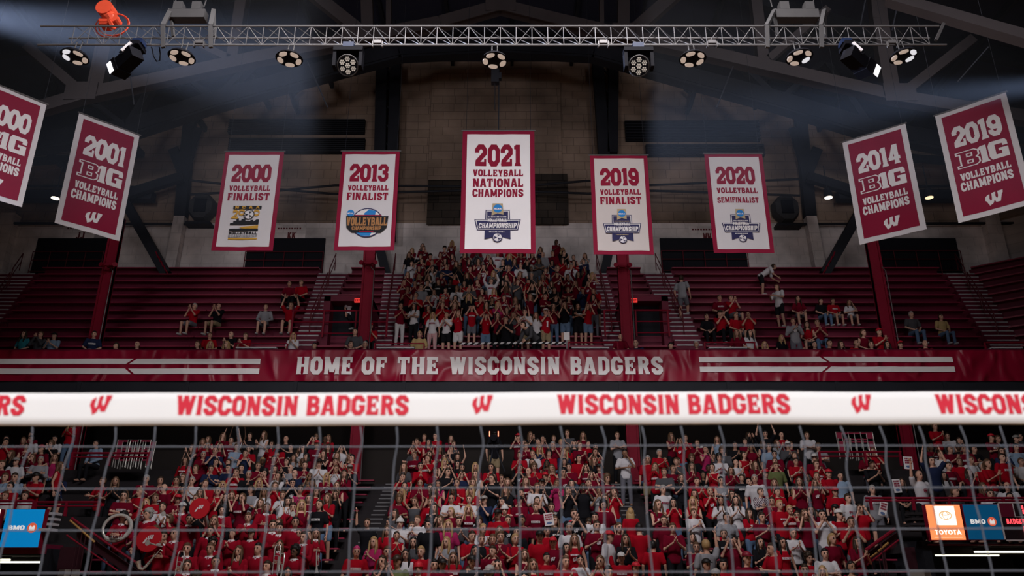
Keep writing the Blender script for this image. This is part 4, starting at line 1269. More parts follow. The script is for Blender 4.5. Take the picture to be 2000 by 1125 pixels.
t, w, h = panel_thing(1806, 1874, 985, 1055.5, YP, 'car_maker_sign', 'glowing orange sign reading TOYOTA at the lower right', 'sign', mat('orange_glow', (.3, .09, .03), emit=(1.0, .29, .10), estr=1.05, var=.12, scale=3))
P = lambda L: [[((u - .5) * w, (v - .5) * h) for u, v in p] for p in L]
mw = mat('hot_white', (.9, .9, .85), emit=(1, .95, .85), estr=1.6, var=0)
flat(P(rect(.235, .42, .81, .95)), 'white_square', mw, t, Z0, .018)
flat(P(ring(.52, .69, .17, .115, .03) + ring(.52, .69, .075, .11, .025) + ring(.52, .745, .12, .05, .025)), 'oval_mark', mat('oval_grey', (.6, .4, .2), emit=(.85, .55, .3), estr=.8, var=0), t, Z0, .022)
sans = stroke
def sans_word(s, x0, x1, y0, y1):
    A = {'T': (.6, stroke([(.3, 0), (.3, .9)], .2) + rect(0, .82, .6, 1)), 'O': (.76, ring(.38, .5, .28, .4, .2)), 'Y': (.66, stroke([(.06, 1), (.33, .48), (.6, 1)], .2) + stroke([(.33, .5), (.33, 0)], .2)), 'A': (.72, stroke([(.06, 0), (.36, .92), (.66, 0)], .19) + rect(.2, .2, .52, .35))}
    x, out = 0, []
    for chh in s:
        wd, ps = A[chh]
        out += [[(a + x, b) for a, b in p] for p in ps]
        x += wd + .08
    k = (x1 - x0) / (x - .08)
    return [[(x0 + a * k, y0 + b * (y1 - y0)) for a, b in p] for p in out]
flat(P(sans_word('TOYOTA', .14, .88, .16, .29)), 'letters', mw, t, Z0, .02)
flat(P(rect(.1, .075, .9, .09)), 'underline', mat('soft_white', (.9, .8, .6), emit=(1, .75, .5), estr=.9, var=0), t, Z0, .02)
# scoreboard
t, w, h = panel_thing(1946, 2090, 981, 1057, YP, 'scoreboard', 'black scoreboard with red lit digits at the right edge', 'scoreboard', mat('score_face', (.015, .008, .012), .5, var=.1))
X = lambda px: (px - 1946) / 144.0 * w - w / 2
ZZ = lambda py: h / 2 - (py - 981) / 76.0 * h
mr = mat('red_led', (.4, .02, .02), emit=(1, .07, .09), estr=1.5, var=0)
mfr = mat('score_frame', (.55, .5, .54), .5)
f = MB()
for a, b, c, d in ((1946, 981, 2090, 983), (1946, 1054, 2090, 1057), (1946, 981, 1948.5, 1057), (1975, 982, 1976.5, 1010), (1975, 1009, 2090, 1010.5)):
    f.bx(X(a), X(c), -.03, -.01, ZZ(d), ZZ(b))
f.build('frame', mfr, t)
f = MB(); f.bx(X(1949), X(1975), -.018, -.012, ZZ(1010), ZZ(983)); f.build('maroon_panel', M_riser, t)
flat(text_in('BADGERS', X(1957), X(1998), ZZ(1023.5), ZZ(1013.5), .12), 'team_name', mr, t, Z0, .02)
f = MB()
for a, b, c, d in ((1992, 987, 1995, 994), (1992.5, 996, 1995.5, 1004), (1987, 1029, 1989.5, 1040), (1987, 1042, 1989.5, 1051), (1988, 1028, 1999, 1031), (1988, 1050, 1999, 1053), (1998, 1029, 2000.5, 1052)):
    f.bx(X(a), X(c), -.03, -.012, ZZ(d), ZZ(b))
f.build('digits', mr, t)
# tunnels under the corner stands
for s, x0, x1, nm in ((-1, -120, 104, 'left'), (1, 1800, 2110, 'right')):
    a, b = at(x0, 1080, 20.2).x, at(x1, 1080, 20.2).x
    zt_ = at(1000, 1056 if s > 0 else 1072, 20.0).z
    ztop = srow(0)[1] - .2
    f = MB()
    f.bx(min(a, b), max(a, b), 19.85, 20.6, zt_ - .12, ztop + .15)
    o = struct('wall_tunnel_' + nm, f, M_riser)
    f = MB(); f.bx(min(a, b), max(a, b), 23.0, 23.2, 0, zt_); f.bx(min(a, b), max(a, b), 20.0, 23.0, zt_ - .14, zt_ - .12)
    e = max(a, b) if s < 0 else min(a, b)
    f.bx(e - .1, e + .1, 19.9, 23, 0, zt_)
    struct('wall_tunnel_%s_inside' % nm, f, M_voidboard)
    xs = e + .1 * (1 if s < 0 else -1)
    f = MB(); f.bx(min(xs, LX0 if s < 0 else LX1), max(xs, LX0 if s < 0 else LX1), 20.3, 20.7, 0, srow(0)[1] - .1)
    struct('wall_tunnel_%s_flank' % nm, f, mat('dark_stringer', (.035, .005, .011), .8))
mt = mat('tube_glow', (1, 1, .85), emit=(1, .95, .72), estr=2.4, var=0)
for x0, x1, py, Y, lab in ((-40, 94, 1098, 21.5, 'lit fluorescent tube in the left tunnel, the long one'), (-30, 20, 1093.5, 20.8, 'short stretch of lit tube in the left tunnel, above the long one'), (1827, 1951, 1084.5, 21.8, 'lit fluorescent tube in the right tunnel, the lower one'), (1903, 2040, 1078, 20.3, 'lit fluorescent tube in the right tunnel, the upper one')):
    p, q = at(x0, py, Y), at(x1, py, Y)
    t = thing('tube_light', lab, 'light', group='tube lights in the corner tunnels')
    f = MB(); f.cyl(p, q, .022, .022, 8); f.build('tube', mt, t)
    f = MB(); f.bx(p.x, q.x, Y - .05, Y + .05, p.z + .03, p.z + .09); f.build('fitting', M_dark, t)
# rails over the tunnels
railing((-60, 66), 979, 992, 20.4, 'red rail over the left tunnel', mids=1, posts=(-10, 30, 66))
railing((1690, 2060), 973, 984, 20.4, 'red rail over the right tunnel', mids=1, posts=(1700, 1783, 1853, 1960, 2040))
railing((140, 292), 885, 900, 23.6, 'upper red rail between the left corner seats and the band', mids=1, posts=(141, 215, 290))
railing((68, 195), 981, 996, 20.7, 'long red rail beside the left corner steps', mids=1, posts=(70, 130, 194))
railing((1600, 1760), 883, 900, 23.6, 'upper red rail left of the far right pillar', mids=1, posts=(1601, 1690, 1758))
for pts_, lab, m, r in (([(75 + 62, 1016), (140 + 45, 1059)], 'brass handrail descending beside the left tunnel', mat('brass_rail', (.62, .36, .12), .35, metal=.6), .026),
                        ([(140, 1012), (200, 1055), (270, 1102), (330, 1150)], 'red stair rail running down to the right beside the sousaphone player', M_red_paint, .03),
                        ([(130, 1045), (170, 1073), (230, 1115)], 'thin red stair rail under the brass handrail', M_red_paint, .02),
                        ([(1748, 1033), (1690, 1075), (1640, 1112), (1590, 1150)], 'red stair rail running down to the left beside the man in grey trousers', M_red_paint, .04),
                        ([(1735, 1060), (1715, 1077)], 'short brass handrail on the right stair', mat('brass_rail', (.62, .36, .12)), .026),
                        ([(1713, 1079), (1690, 1096), (1660, 1120)], 'lower brass handrail on the right stair', mat('brass_rail', (.62, .36, .12)), .018),
                        ([(1755, 1055), (1700, 1098), (1670, 1125)], 'thin red stair rail behind the brass handrail', M_red_paint, .02)):
    t = thing('stair_handrail', lab, 'handrail')
    P3 = [at(x, y, 19.4) for x, y in pts_]
    f = MB(); f.tube(P3, r, 7); f.build('rail', m, t)
    for q in (P3[0].lerp(P3[1], .5), P3[-1]):
        f = MB(); f.tube([q, (q.x, q.y, max(.0, q.z - .8))], r * .6, 6); f.build('post', mat('dark_stringer', (.035, .005, .011), .8), t)
# corner steps left of the band and the stringers below
for s, px0, lab in ((-1, 88, 'pale corner steps beside the blue sign at the left'), (1, 1796, 'pale corner steps left of the orange sign')):
    t = thing('corner_steps', lab, 'steps')
    for i in range(4):
        y0 = 1002 + i * 10.3
        p, q = at(px0 + (30 - 3 * i if s < 0 else -26), y0, 20.55 - i * .25), at(px0 + (2 - i if s < 0 else 2), y0, 20.55 - i * .25)
        f = MB(); f.bx(min(p.x, q.x), max(p.x, q.x), p.y - .25, p.y + .1, p.z - .06, p.z)
        f.build('step', M_nosing if s < 0 else M_concrete, t)
for s, poly, lab in ((-1, [(150, 1030), (290, 1130), (290, 1150), (150, 1052)], 'dark red stair side panel left of the band'), (1, [(1752, 1040), (1610, 1140), (1610, 1160), (1752, 1066)], 'dark red stair side panel by the right stair')):
    a = [at(x, y, 19.5) for x, y in poly]
    f = MB(); n4 = len(a)
    f.add([tuple(v) for v in a] + [(v.x, v.y + .08, v.z) for v in a], [(3, 2, 1, 0), (4, 5, 6, 7), (0, 1, 5, 4), (2, 3, 7, 6)])
    tag(f.build('stair_stringer', mat('dark_stringer', (.035, .005, .011), .8)), lab, 'panel')
for px, lab in ((135, 'pale block at the foot of the left corner stair'), (1797, 'pale block at the foot of the right corner stair')):
    c = at(px, 1118, 19.6)
    f = MB(); f.loft([((0, 0, -.9), (.33, 0, 0), (0, .2, 0)), ((0, 0, .06), (.24, 0, 0), (0, .2, 0))], 4)
    tag(f.build('newel_block', mat('pale_block', (.20, .185, .165), .9), loc=c), lab, 'block')
# folding chairs leaned at the rail (left of the band, far right)
def chair_stack(px, py, Y, label):
    c = at(px, py, Y)
    t = thing('folded_chair', label, 'chair', c, group='folded red chairs leaning by the upper rails')
    f = MB(); f.tube([(-.2, 0, -.45), (-.2, .1, .42), (.2, .1, .42), (.2, 0, -.45)], .014, 5); f.tube([(-.17, .12, -.45), (-.17, .02, .2)], .012, 5); f.tube([(.17, .12, -.45), (.17, .02, .2)], .012, 5); f.build('frame', M_chrome, t)
    f = MB(); f.bx(-.19, .19, .06, .08, -.2, .12); f.bx(-.19, .19, .09, .11, .2, .4); f.build('seat', M_seat, t)
for i in range(6):
    chair_stack(236 + i * 10, 884 + (i % 2) * 3, 25.2, 'folded red chair with bright legs leaning at the left rail, %s from the left' % ORD[i])
for i in range(5):
    chair_stack(1650 + i * 12, 868 + (i % 2) * 3, 25.6, 'folded red chair with bright legs leaning at the right rail, %s from the left' % ORD[i])

# ------------------------------------------------------------------ haze under the roof at both ends of the truss
def haze(px0, px1, py0, py1, y0, y1, dens, label):
    A = [at(x, y, Y) for Y in (y0, y1) for x in (px0, px1) for y in (py0, py1)]
    lo = [min(p[i] for p in A) for i in range(3)]; hi = [max(p[i] for p in A) for i in range(3)]
    f = MB(); f.bx(lo[0], hi[0], y0, y1, lo[2], hi[2])
    m = bpy.data.materials.new('stage_haze'); m.use_nodes = True
    n = m.node_tree.nodes; n.clear()
    o = n.new('ShaderNodeOutputMaterial'); v = n.new('ShaderNodeVolumeScatter')
    v.inputs['Color'].default_value = (.8, .86, 1, 1); v.inputs['Density'].default_value = dens; v.inputs['Anisotropy'].default_value = 0.0
    m.node_tree.links.new(v.outputs[0], o.inputs['Volume'])
    tag(f.build('haze', m), label, 'haze', None, 'stuff')
haze(-260, 560, -120, 330, 13.0, 16.0, .006, 'bluish haze lit from the left under the roof')
haze(1300, 2260, 60, 330, 13.2, 15.4, .006, 'bluish haze lit from the right under the roof')
# ------------------------------------------------------------------ people
SKIN = [mat('skin_%d' % i, c, .55, var=.04) for i, c in enumerate([(.62, .36, .27), (.54, .30, .22), (.45, .25, .18), (.30, .16, .10), (.11, .055, .035)])]
M_eye = mat('eye_dark', (.02, .015, .015), .3, var=0)
M_lip = mat('lip', (.30, .08, .07), .5, var=0)
HAIRC = {'k': ('black', (.012, .010, .010)), 'd': ('dark brown', (.035, .020, .012)), 'n': ('brown', (.10, .052, .028)), 'y': ('blond', (.38, .24, .11)), 'g': ('grey', (.30, .28, .27)), 'r': ('pink', (.55, .05, .18)), 'w': ('white', (.6, .58, .58)), 'R': ('red', (.5, .015, .03)), 'M': ('dark red', (.2, .01, .025)), 'K': ('black', (.012, .010, .010))}
M_hair = {k: mat('hair_' + v[0], v[1], .5, var=.2, scale=40) for k, v in HAIRC.items()}
TOPC = {'R': ('bright red', (.33, .004, .014)), 'M': ('dark red', (.14, .003, .016)), 'W': ('white', (.58, .56, .60)), 'K': ('black', (.010, .010, .013)), 'G': ('grey', (.26, .26, .29)), 'N': ('navy', (.015, .022, .06)),
        'T': ('teal', (.03, .24, .30)), 'L': ('light blue', (.24, .33, .46)), 'P': ('pink', (.36, .02, .10)), 'O': ('olive green', (.13, .15, .06)), 'Y': ('tan', (.42, .30, .14)), 'B': ('cardinal band', (.27, .005, .018)), 'Q': ('checked', (.4, .3, .33)), 'S': ('dark grey', (.07, .07, .08))}
M_top = {k: mat('top_' + v[0].replace(' ', '_'), v[1], .9, spec=.07, var=.12, scale=9, bump=.3, bscale=9) for k, v in TOPC.items()}
BOTC = {'k': ('black trousers', (.012, .012, .015)), 'j': ('blue jeans', (.10, .16, .27)), 'q': ('denim shorts', (.13, .20, .32)), 's': ('black shorts', (.012, .012, .015)), 'h': ('khaki shorts', (.30, .23, .14)), 'w': ('white trousers', (.58, .56, .58)), 'v': ('white shorts', (.6, .58, .6)), 'g': ('grey shorts', (.14, .14, .17)), 'z': ('striped red trousers', (.5, .1, .1)), 'd': ('grey trousers', (.14, .14, .17))}
M_bot = {k: mat('bottom_' + v[0].replace(' ', '_'), v[1], .9, spec=.07, var=.15, scale=9) for k, v in BOTC.items()}
# striped and checked cloth
for key, dic, base, axis, sc in (('z', M_bot, (.65, .62, .63), 'X', 9.0), ('Q', M_top, (.55, .5, .53), 'Z', 14.0)):
    m = dic[key]; nt = m.node_tree; b_ = nt.nodes['Principled BSDF']
    tc = nt.nodes.new('ShaderNodeTexCoord')
    if key == 'z':
        wv = nt.nodes.new('ShaderNodeTexWave'); wv.inputs['Scale'].default_value = sc; wv.bands_direction = 'X'
        fac = wv.outputs['Fac']
    else:
        wv = nt.nodes.new('ShaderNodeTexChecker'); wv.inputs['Scale'].default_value = 26
        fac = wv.outputs['Fac']
    nt.links.new(tc.outputs['Object'], wv.inputs['Vector'])
    mx = nt.nodes.new('ShaderNodeMix'); mx.data_type = 'RGBA'
    mx.inputs[6].default_value = base + (1,); mx.inputs[7].default_value = ((.4, .01, .03, 1) if key == 'z' else (.05, .02, .04, 1))
    nt.links.new(fac, mx.inputs[0]); nt.links.new(mx.outputs[2], b_.inputs['Base Color'])
M_shoe = mat('shoe_white', (.45, .44, .45), .6)

def joints(pose, sex):
    """Joint positions of a figure 1.75 m tall with its feet on the origin, facing -Y."""
    sit = pose[0] == 's'
    arm = pose[1:] if sit else pose
    J = {}
    sw = 0.185 if sex == 'm' else 0.160
    hw = 0.095 if sex == 'm' else 0.10
    dz, dy = (-0.40, 0.22) if sit else (0.0, 0.0)
    lean = 0.0
    if arm == 'b': lean = 0.95
    if arm == 'l' and sit: lean = 0.10
    def T(x, y, z):
        # lean the upper body about the hips
        yy, zz = y, z - 0.92
        c, s = math.cos(lean), math.sin(lean)
        return Vector((x, dy + yy * c - zz * s, 0.92 + dz + yy * s + zz * c))
    J['T'] = T
    J['hip'] = [Vector((s * hw, dy, 0.90 + dz)) for s in (-1, 1)]
    if sit:
        J['knee'] = [Vector((s * 0.13, dy - 0.42, 0.50)) for s in (-1, 1)]
        J['ank'] = [Vector((s * 0.13, dy - 0.40, 0.09)) for s in (-1, 1)]
    elif arm == 'w':
        J['knee'] = [Vector((-0.10, -0.20, 0.58)), Vector((0.10, 0.05, 0.48))]
        J['ank'] = [Vector((-0.10, -0.16, 0.36)), Vector((0.10, 0.16, 0.09))]
    else:
        J['knee'] = [Vector((s * 0.11, -0.03, 0.48)) for s in (-1, 1)]
        J['ank'] = [Vector((s * 0.12, 0.02, 0.09)) for s in (-1, 1)]
    sh = 1.42
    A = {'c': ((.235, -.11, -.27), (.035, -.30, -.12)), 'h': ((.215, -.20, -.20), (.03, -.24, .07)), 'd': ((.27, .02, -.28), (.27, -.06, -.53)), 'x': ((.245, -.10, -.27), (-.10, -.25, -.20)),
         'f': ((.235, -.19, -.12), (.10, -.15, .16)), 'U': ((.30, -.10, .20), (.22, -.10, .47)), 'l': ((.28, -.04, -.27), (.09, -.28, -.40)), 'p': ((.24, -.16, -.20), (.05, -.33, -.01)), 't': ((.27, -.10, -.26), (.10, -.36, -.22)),
         'b': ((.26, -.30, -.12), (.22, -.52, -.05)), 'w': ((.27, .06, -.27), (.28, -.02, -.52))}
    base = {'u': 'd', 'v': 'x', 'i': 'c'}.get(arm, arm)
    J['sho'], J['elb'], J['wri'] = [], [], []
    for i, s in enumerate((-1, 1)):
        e, w = A[base]
        if arm == 'u' and s < 0: e, w = ((.27, -.08, .18), (.27, -.12, .46))
        if arm == 'i' and s < 0: e, w = ((.28, -.06, -.27), (.10, -.26, -.16))
        if arm == 'v': e, w = (((.27, -.14, -.24), (.05, -.22, .10)) if s > 0 else ((.29, -.02, -.27), (-.05, -.25, -.26)))
        J['sho'].append(T(s * sw, 0.01, sh))
        # the last arm in crossed poses passes in front
        fw = -0.035 if (base == 'x' and s > 0) else 0.0
        J['elb'].append(T(s * (e[0] + sw - .185), e[1], sh + e[2]))
        J['wri'].append(T(s * w[0], w[1] + fw, sh + w[2]))
    J['sit'], J['arm'] = sit, arm
    J['head'] = T(0, -0.025, 1.625)
    J['sw'] = sw
    return J

def torso_rings(J, sex, g=0.0):
    T = J['T']
    wst = .135 if sex == 'm' else .118
    R = [(.82, .13, .10, 0), (.88, .165, .115, 0.005), (.96, .165 if sex == 'f' else .155, .112, 0.005), (1.06, wst, .095, 0), (1.18, wst + .012, .105, -.005), (1.29, .165 if sex == 'm' else .145, .122 if sex == 'f' else .115, -.012), (1.38, .175 if sex == 'm' else .15, .10, 0), (1.44, .12, .08, .005), (1.475, .065, .06, .008)]
    out = []
    for z, rx, ry, y in R:
        c = T(0, y, z)
        ax = Vector((rx + g, 0, 0))
        ay = (T(0, 1, z) - T(0, 0, z)) * (ry + g)
        out.append((c, ax, ay))
    return out

def limb(mb, pts, rs, n=10, m=0):
    """Tapering limb with rounded joints."""
    mb.tube(pts, rs, n, m)
    for p, r in zip(pts, rs):
        mb.ell(p, (r, r, r), n, 6, m)

def hand(mb, wri, d, up, inward, r, lod, curl=.5):
    """Palm, four unequal bent fingers and a thumb, growing along d from the wrist."""
    d = d.normalized()
    side = inward.normalized()
    nrm = d.cross(side).normalized()
    side = nrm.cross(d).normalized()
    R = Matrix((side, d, nrm)).transposed()
    pc = wri + d * 0.045
    mb.ell(pc, (.040, .052, .017), 8 if lod else 6, 6 if lod else 4, 0, R)
    if not lod:
        mb.ell(wri + d * .115, (.034, .045, .014), 6, 4, 0, R)
        return
    for k, (o, L) in enumerate(((-.029, .066), (-.010, .078), (.010, .073), (.028, .058))):
        a = wri + side * o + d * .082
        b = a + d * L * .55 + nrm * (.012 * curl)
        c = b + d * L * .45 + nrm * (.028 * curl)
        mb.tube([a, b, c], [.0095, .0088, .007], 5)
    a = wri + side * .036 + d * .03
    mb.tube([a, a + side * .028 + d * .028, a + side * .036 + d * .062 + nrm * .008], [.012, .010, .008], 5)

def remesh(mb, voxel, name, smooth_it=4):
    me = mb.mesh(name, [])
    o = bpy.data.objects.new(name, me)
    COL.objects.link(o)
    r = o.modifiers.new('r', 'REMESH'); r.mode = 'VOXEL'; r.voxel_size = voxel
    s = o.modifiers.new('s', 'SMOOTH'); s.factor = .5; s.iterations = smooth_it
    dg = bpy.context.evaluated_depsgraph_get()
    ev = o.evaluated_get(dg)
    tmp = ev.to_mesh()
    nv = len(tmp.vertices)
    co = np.empty(nv * 3, dtype=np.float32); tmp.vertices.foreach_get('co', co)
    fs = [tuple(p.vertices) for p in tmp.polygons]
    ev.to_mesh_clear()
    bpy.data.objects.remove(o)
    bpy.data.meshes.remove(me)
    return [tuple(map(float, c)) for c in co.reshape(-1, 3)], fs

CACHE = {}
def head_bits(mb, h, lod):
    """Skull, jaw, nose, ears and neck-top as closed forms to be fused."""
    mb.ell(h + Vector((0, .008, .015)), (.078, .098, .110), 14, 10)
    mb.ell(h + Vector((0, -.030, -.055)), (.058, .060, .065), 12, 8)
    mb.tube([h + Vector((0, -.088, .012)), h + Vector((0, -.112, -.025)), h + Vector((0, -.09, -.034))], [.010, .016, .012], 6)
    for s in (-1, 1):
        mb.ell(h + Vector((s * .080, .01, -.008)), (.012, .02, .032), 8, 6)

def body_mesh(pose, sex, lod):
    key = ('body', pose, sex, lod)
    if key in CACHE:
        return CACHE[key]
    J = joints(pose, sex)
    mb = MB()
    mb.loft(torso_rings(J, sex), 14)
    k = 1.0 if sex == 'm' else .86
    h = J['head']
    mb.tube([J['T'](0, .012, 1.42), h + Vector((0, .02, -.06))], [.062 * k, .054 * k], 10)
    head_bits(mb, h, lod)
    for i in (0, 1):
        limb(mb, [J['sho'][i], J['elb'][i], J['wri'][i]], [.056 * k, .043 * k, .029 * k])
        limb(mb, [J['hip'][i], J['knee'][i], J['ank'][i]], [.088, .060, .043])
        a = J['ank'][i]
        mb.ell(a + Vector((0, -.06, -.045)), (.045, .125, .042), 10, 6)
    v, f = remesh(mb, .019 if lod else .030, 'body')
    out = MB(); out.add(v, f)
    for i, s in enumerate((-1, 1)):
        w, e = J['wri'][i], J['elb'][i]
        d = (w - e).normalized()
        arm = J['arm']
        if arm in ('c', 'h', 'p') or (arm == 'i' and s > 0):
            d = (d * .3 + Vector((-s * .1, -.25, .9))).normalized()
        inward = Vector((0, -1, .15)) if arm in ('c', 'h', 'p', 'd', 'w', 'u', 'U', 'i') else Vector((-s * .3, 0, 1))
        hand(out, w - d * .01, d, None, inward, .04, lod, -.6 * s if arm in ('c', 'h') else .8 * s)
    # eyes, brows and mouth
    for s in (-1, 1):
        out.ell(h + Vector((s * .031, -.083, .012)), (.015, .014, .009), 6, 4, 1)
        out.ell(h + Vector((s * .032, -.084, .034)), (.021, .012, .006), 6, 4, 1)
    out.ell(h + Vector((0, -.083, -.062)), (.026, .014, .009), 8, 4, 2)
    CACHE[key] = (out.v, out.f, out.mi)
    return CACHE[key]

def top_mesh(pose, sex, sleeve, lod):
    key = ('top', pose, sex, sleeve, lod)
    if key in CACHE:
        return CACHE[key]
    J = joints(pose, sex)
    mb = MB()
    R = torso_rings(J, sex, .020)
    if sleeve == 't':
        R = R[:-1]
    lo = 0 if sex == 'm' or sleeve == 'l' else 1
    mb.loft(R[lo:], 14)
    if sex == 'f':
        for s in (-1, 1):
            mb.ell(J['T'](s * .062, -.085, 1.25), (.066, .058, .066), 10, 8)
    k = 1.0 if sex == 'm' else .86
    for i in (0, 1):
        S, E, Wr = J['sho'][i], J['elb'][i], J['wri'][i]
        if sleeve == 's':
            limb(mb, [S, S.lerp(E, .72)], [.073 * k, .070 * k])
        elif sleeve == 'l':
            limb(mb, [S, E, E.lerp(Wr, .93)], [.073 * k, .060 * k, .043 * k])
        else:
            mb.ell(S + Vector((0, 0, .0)), (.05 * k, .06, .06), 10, 6)
    v, f = remesh(mb, .021 if lod else .034, 'shirt', 3)
    CACHE[key] = (v, f, [0] * len(f))
    return CACHE[key]

def bottom_mesh(pose, sex, short, lod):
    key = ('bot', pose, sex, short, lod)
    if key in CACHE:
        return CACHE[key]
    J = joints(pose, sex)
    mb = MB()
    T = J['T']
    if J['sit']:
        mb.ell(J['hip'][0].lerp(J['hip'][1], .5) + Vector((0, .0, .03)), (.18, .15, .12), 12, 8)
    else:
        mb.loft([((0, 0, .80), (.12, 0, 0), (0, .10, 0)), ((0, .005, .88), (.178, 0, 0), (0, .128, 0)), ((0, .005, 1.0), (.168, 0, 0), (0, .12, 0))], 14)
    for i in (0, 1):
        H, K, A = J['hip'][i], J['knee'][i], J['ank'][i]
        if short:
            limb(mb, [H, H.lerp(K, .70)], [.100, .094])
        else:
            limb(mb, [H, K, A], [.100, .072, .058])
    v, f = remesh(mb, .022 if lod else .04, 'trousers', 3)
    CACHE[key] = (v, f, [0] * len(f))
    return CACHE[key]

def hair_mesh(style, lod):
    """Hair around a head centred on the origin (face towards -Y)."""
    key = ('hair', style, lod)
    if key in CACHE:
        return CACHE[key]
    mb = MB()
    n, rg = (18, 12) if lod else (10, 7)
    def cap(rx, ry, rz, cz, front, drop):
        o = len(mb.v)
        mb.ell((0, .014, cz), (rx, ry, rz), n, rg)
        for i in range(o, len(mb.v)):
            x, y, z = mb.v[i]
            lim = front + max(0.0, -y) * .15
            if (y < -.012 and z < lim) or (z < drop):
                mb.v[i] = (x * .70, .014 + (y - .014) * .70, max(z, drop - .02))
    if style == 's':
        cap(.090, .110, .122, .022, .068, -.045)
    elif style in ('l', 'p'):
        cap(.092, .113, .124, .022, .072, -.10)
        if style == 'l':
            mb.loft([((0, .055, .05), (.085, 0, 0), (0, .055, 0)), ((0, .062, -.10), (.098, 0, 0), (0, .056, 0)), ((0, .070, -.22), (.102, 0, 0), (0, .05, 0)), ((0, .072, -.33), (.07, 0, 0), (0, .03, 0))], 12)
            for s in (-1, 1):
                mb.tube([(s * .078, -.02, .05), (s * .090, -.028, -.08), (s * .092, -.055, -.20), (s * .085, -.075, -.29)], [.022, .028, .030, .014], 7)
        else:
            mb.tube([(0, .10, .06), (0, .15, .03), (0, .155, -.08), (0, .14, -.18)], [.03, .038, .032, .012], 8)
    elif style == 'c':
        cap(.112, .128, .142, .032, .062, -.075)
        if lod:
            for k in range(26):
                a, b = k * 2.4, .2 + (k % 5) * .28
                p = Vector((.105 * math.cos(a) * math.cos(b), .03 + .112 * math.sin(a) * math.cos(b), .045 + .125 * math.sin(b)))
                if p.y > -.06 or p.z > .09:
                    mb.ell(p, (.030, .030, .026), 6, 4)
    elif style == 'b':
        cap(.082, .103, .060, -.02, .5, -.06)
    elif style in ('k', 'n'):
        cap(.090, .109, .118, .018, .06, -.05)
    CACHE[key] = (mb.v, mb.f, mb.mi)
    return CACHE[key]

def hat_mesh(style, lod):
    key = ('hat', style, lod)
    if key in CACHE:
        return CACHE[key]
    mb = MB()
    n, rg = (16, 10) if lod else (9, 6)
    if style == 'k':
        mb.ell((0, .012, .062), (.098, .118, .092), n, rg)
        mb.v = [(x, y, max(z, .050)) for x, y, z in mb.v]
        mb.loft([((0, -.075, .055), (.085, 0, 0), (0, .03, .0)), ((0, -.15, .048), (.070, 0, 0), (0, .03, 0)), ((0, -.155, .054), (.066, 0, 0), (0, .028, 0)), ((0, -.075, .066), (.08, 0, 0), (0, .03, 0))], 10)
    else:
        mb.ell((0, .014, .055), (.102, .120, .108), n, rg)
        mb.v = [(x, y, max(z, .035)) for x, y, z in mb.v]
        mb.tube([(.104 * math.cos(a * .3927), .014 + .121 * math.sin(a * .3927), .045) for a in range(16)], .016, 6, closed=True)
        mb.ell((0, .014, .170), (.03, .03, .03), 8, 6)
    CACHE[key] = (mb.v, mb.f, mb.mi)
    return CACHE[key]

MESH = {}
def shared(key, data, nmat):
    if key not in MESH:
        me = bpy.data.meshes.new('_'.join(str(x) for x in key))
        me.from_pydata(data[0], [], data[1])
        for i in range(nmat):
            me.materials.append(M_eye if i == 1 else M_lip if i == 2 else None)
        me.polygons.foreach_set('material_index', data[2])
        me.polygons.foreach_set('use_smooth', [True] * len(me.polygons))
        me.update()
        MESH[key] = me
    return MESH[key]

def skinned(name, me, m, parent):
    o = bpy.data.objects.new(name, me)
    COL.objects.link(o)
    if parent is not None:
        o.parent = parent
    o.material_slots[0].link = 'OBJECT'
    o.material_slots[0].material = m
    return o

def print_mesh(kind, pose, sex):
    """Chest print, wrapped on the front of the shirt."""
    key = ('print', kind, pose, sex)
    if key in MESH:
        return MESH[key]
    J = joints(pose, sex)
    R = torso_rings(J, sex, .020)
    zs = [1.06, 1.18, 1.29, 1.38]
    def front(x, z):
        # depth of the shirt's front in body coordinates
        zz = [(.82, .10, .13), (.96, .112, .155), (1.06, .115, .155), (1.18, .125, .167), (1.29, .145, .185), (1.38, .12, .195), (1.46, .10, .15)]
        for (a, ra, wa), (b, rb, wb) in zip(zz, zz[1:]):
            if a <= z <= b:
                t = (z - a) / (b - a)
                ry, rx = lin(ra, rb, t), lin(wa, wb, t)
                bust = .028 * math.exp(-((z - 1.25) / .09) ** 2) if sex == 'f' else 0
                return -.012 - ry * math.sqrt(max(.05, 1 - (x / rx) ** 2)) - bust
        return -.14
    if kind == 'word':
        ps = text_in('WISCONSIN', -.115, .115, 1.245, 1.30, .1)
    elif kind == 'mark':
        ps = w_in(-.055, .055, 1.20, 1.30)
    elif kind == 'chest':
        ps = w_in(.045, .085, 1.27, 1.305)
    elif kind == 'one':
        ps = text_in('1', -.04, .05, 1.05, 1.26)
    else:
        ps = text_in('WISCONSIN', -.10, .10, 1.265, 1.305, .1) + w_in(-.05, .05, 1.14, 1.24)
    mb = MB()
    for j, p in enumerate(ps):
        a = sum(p[i][0] * p[(i + 1) % len(p)][1] - p[(i + 1) % len(p)][0] * p[i][1] for i in range(len(p)))
        q = p if a > 0 else p[::-1]
        mb.add([J['T'](x, front(x, z) - .010 - j * 5e-5, z) for x, z in q], [tuple(range(len(q)))])
    me = mb.mesh('print', [M_letter_white])
    MESH[key] = me
    return me

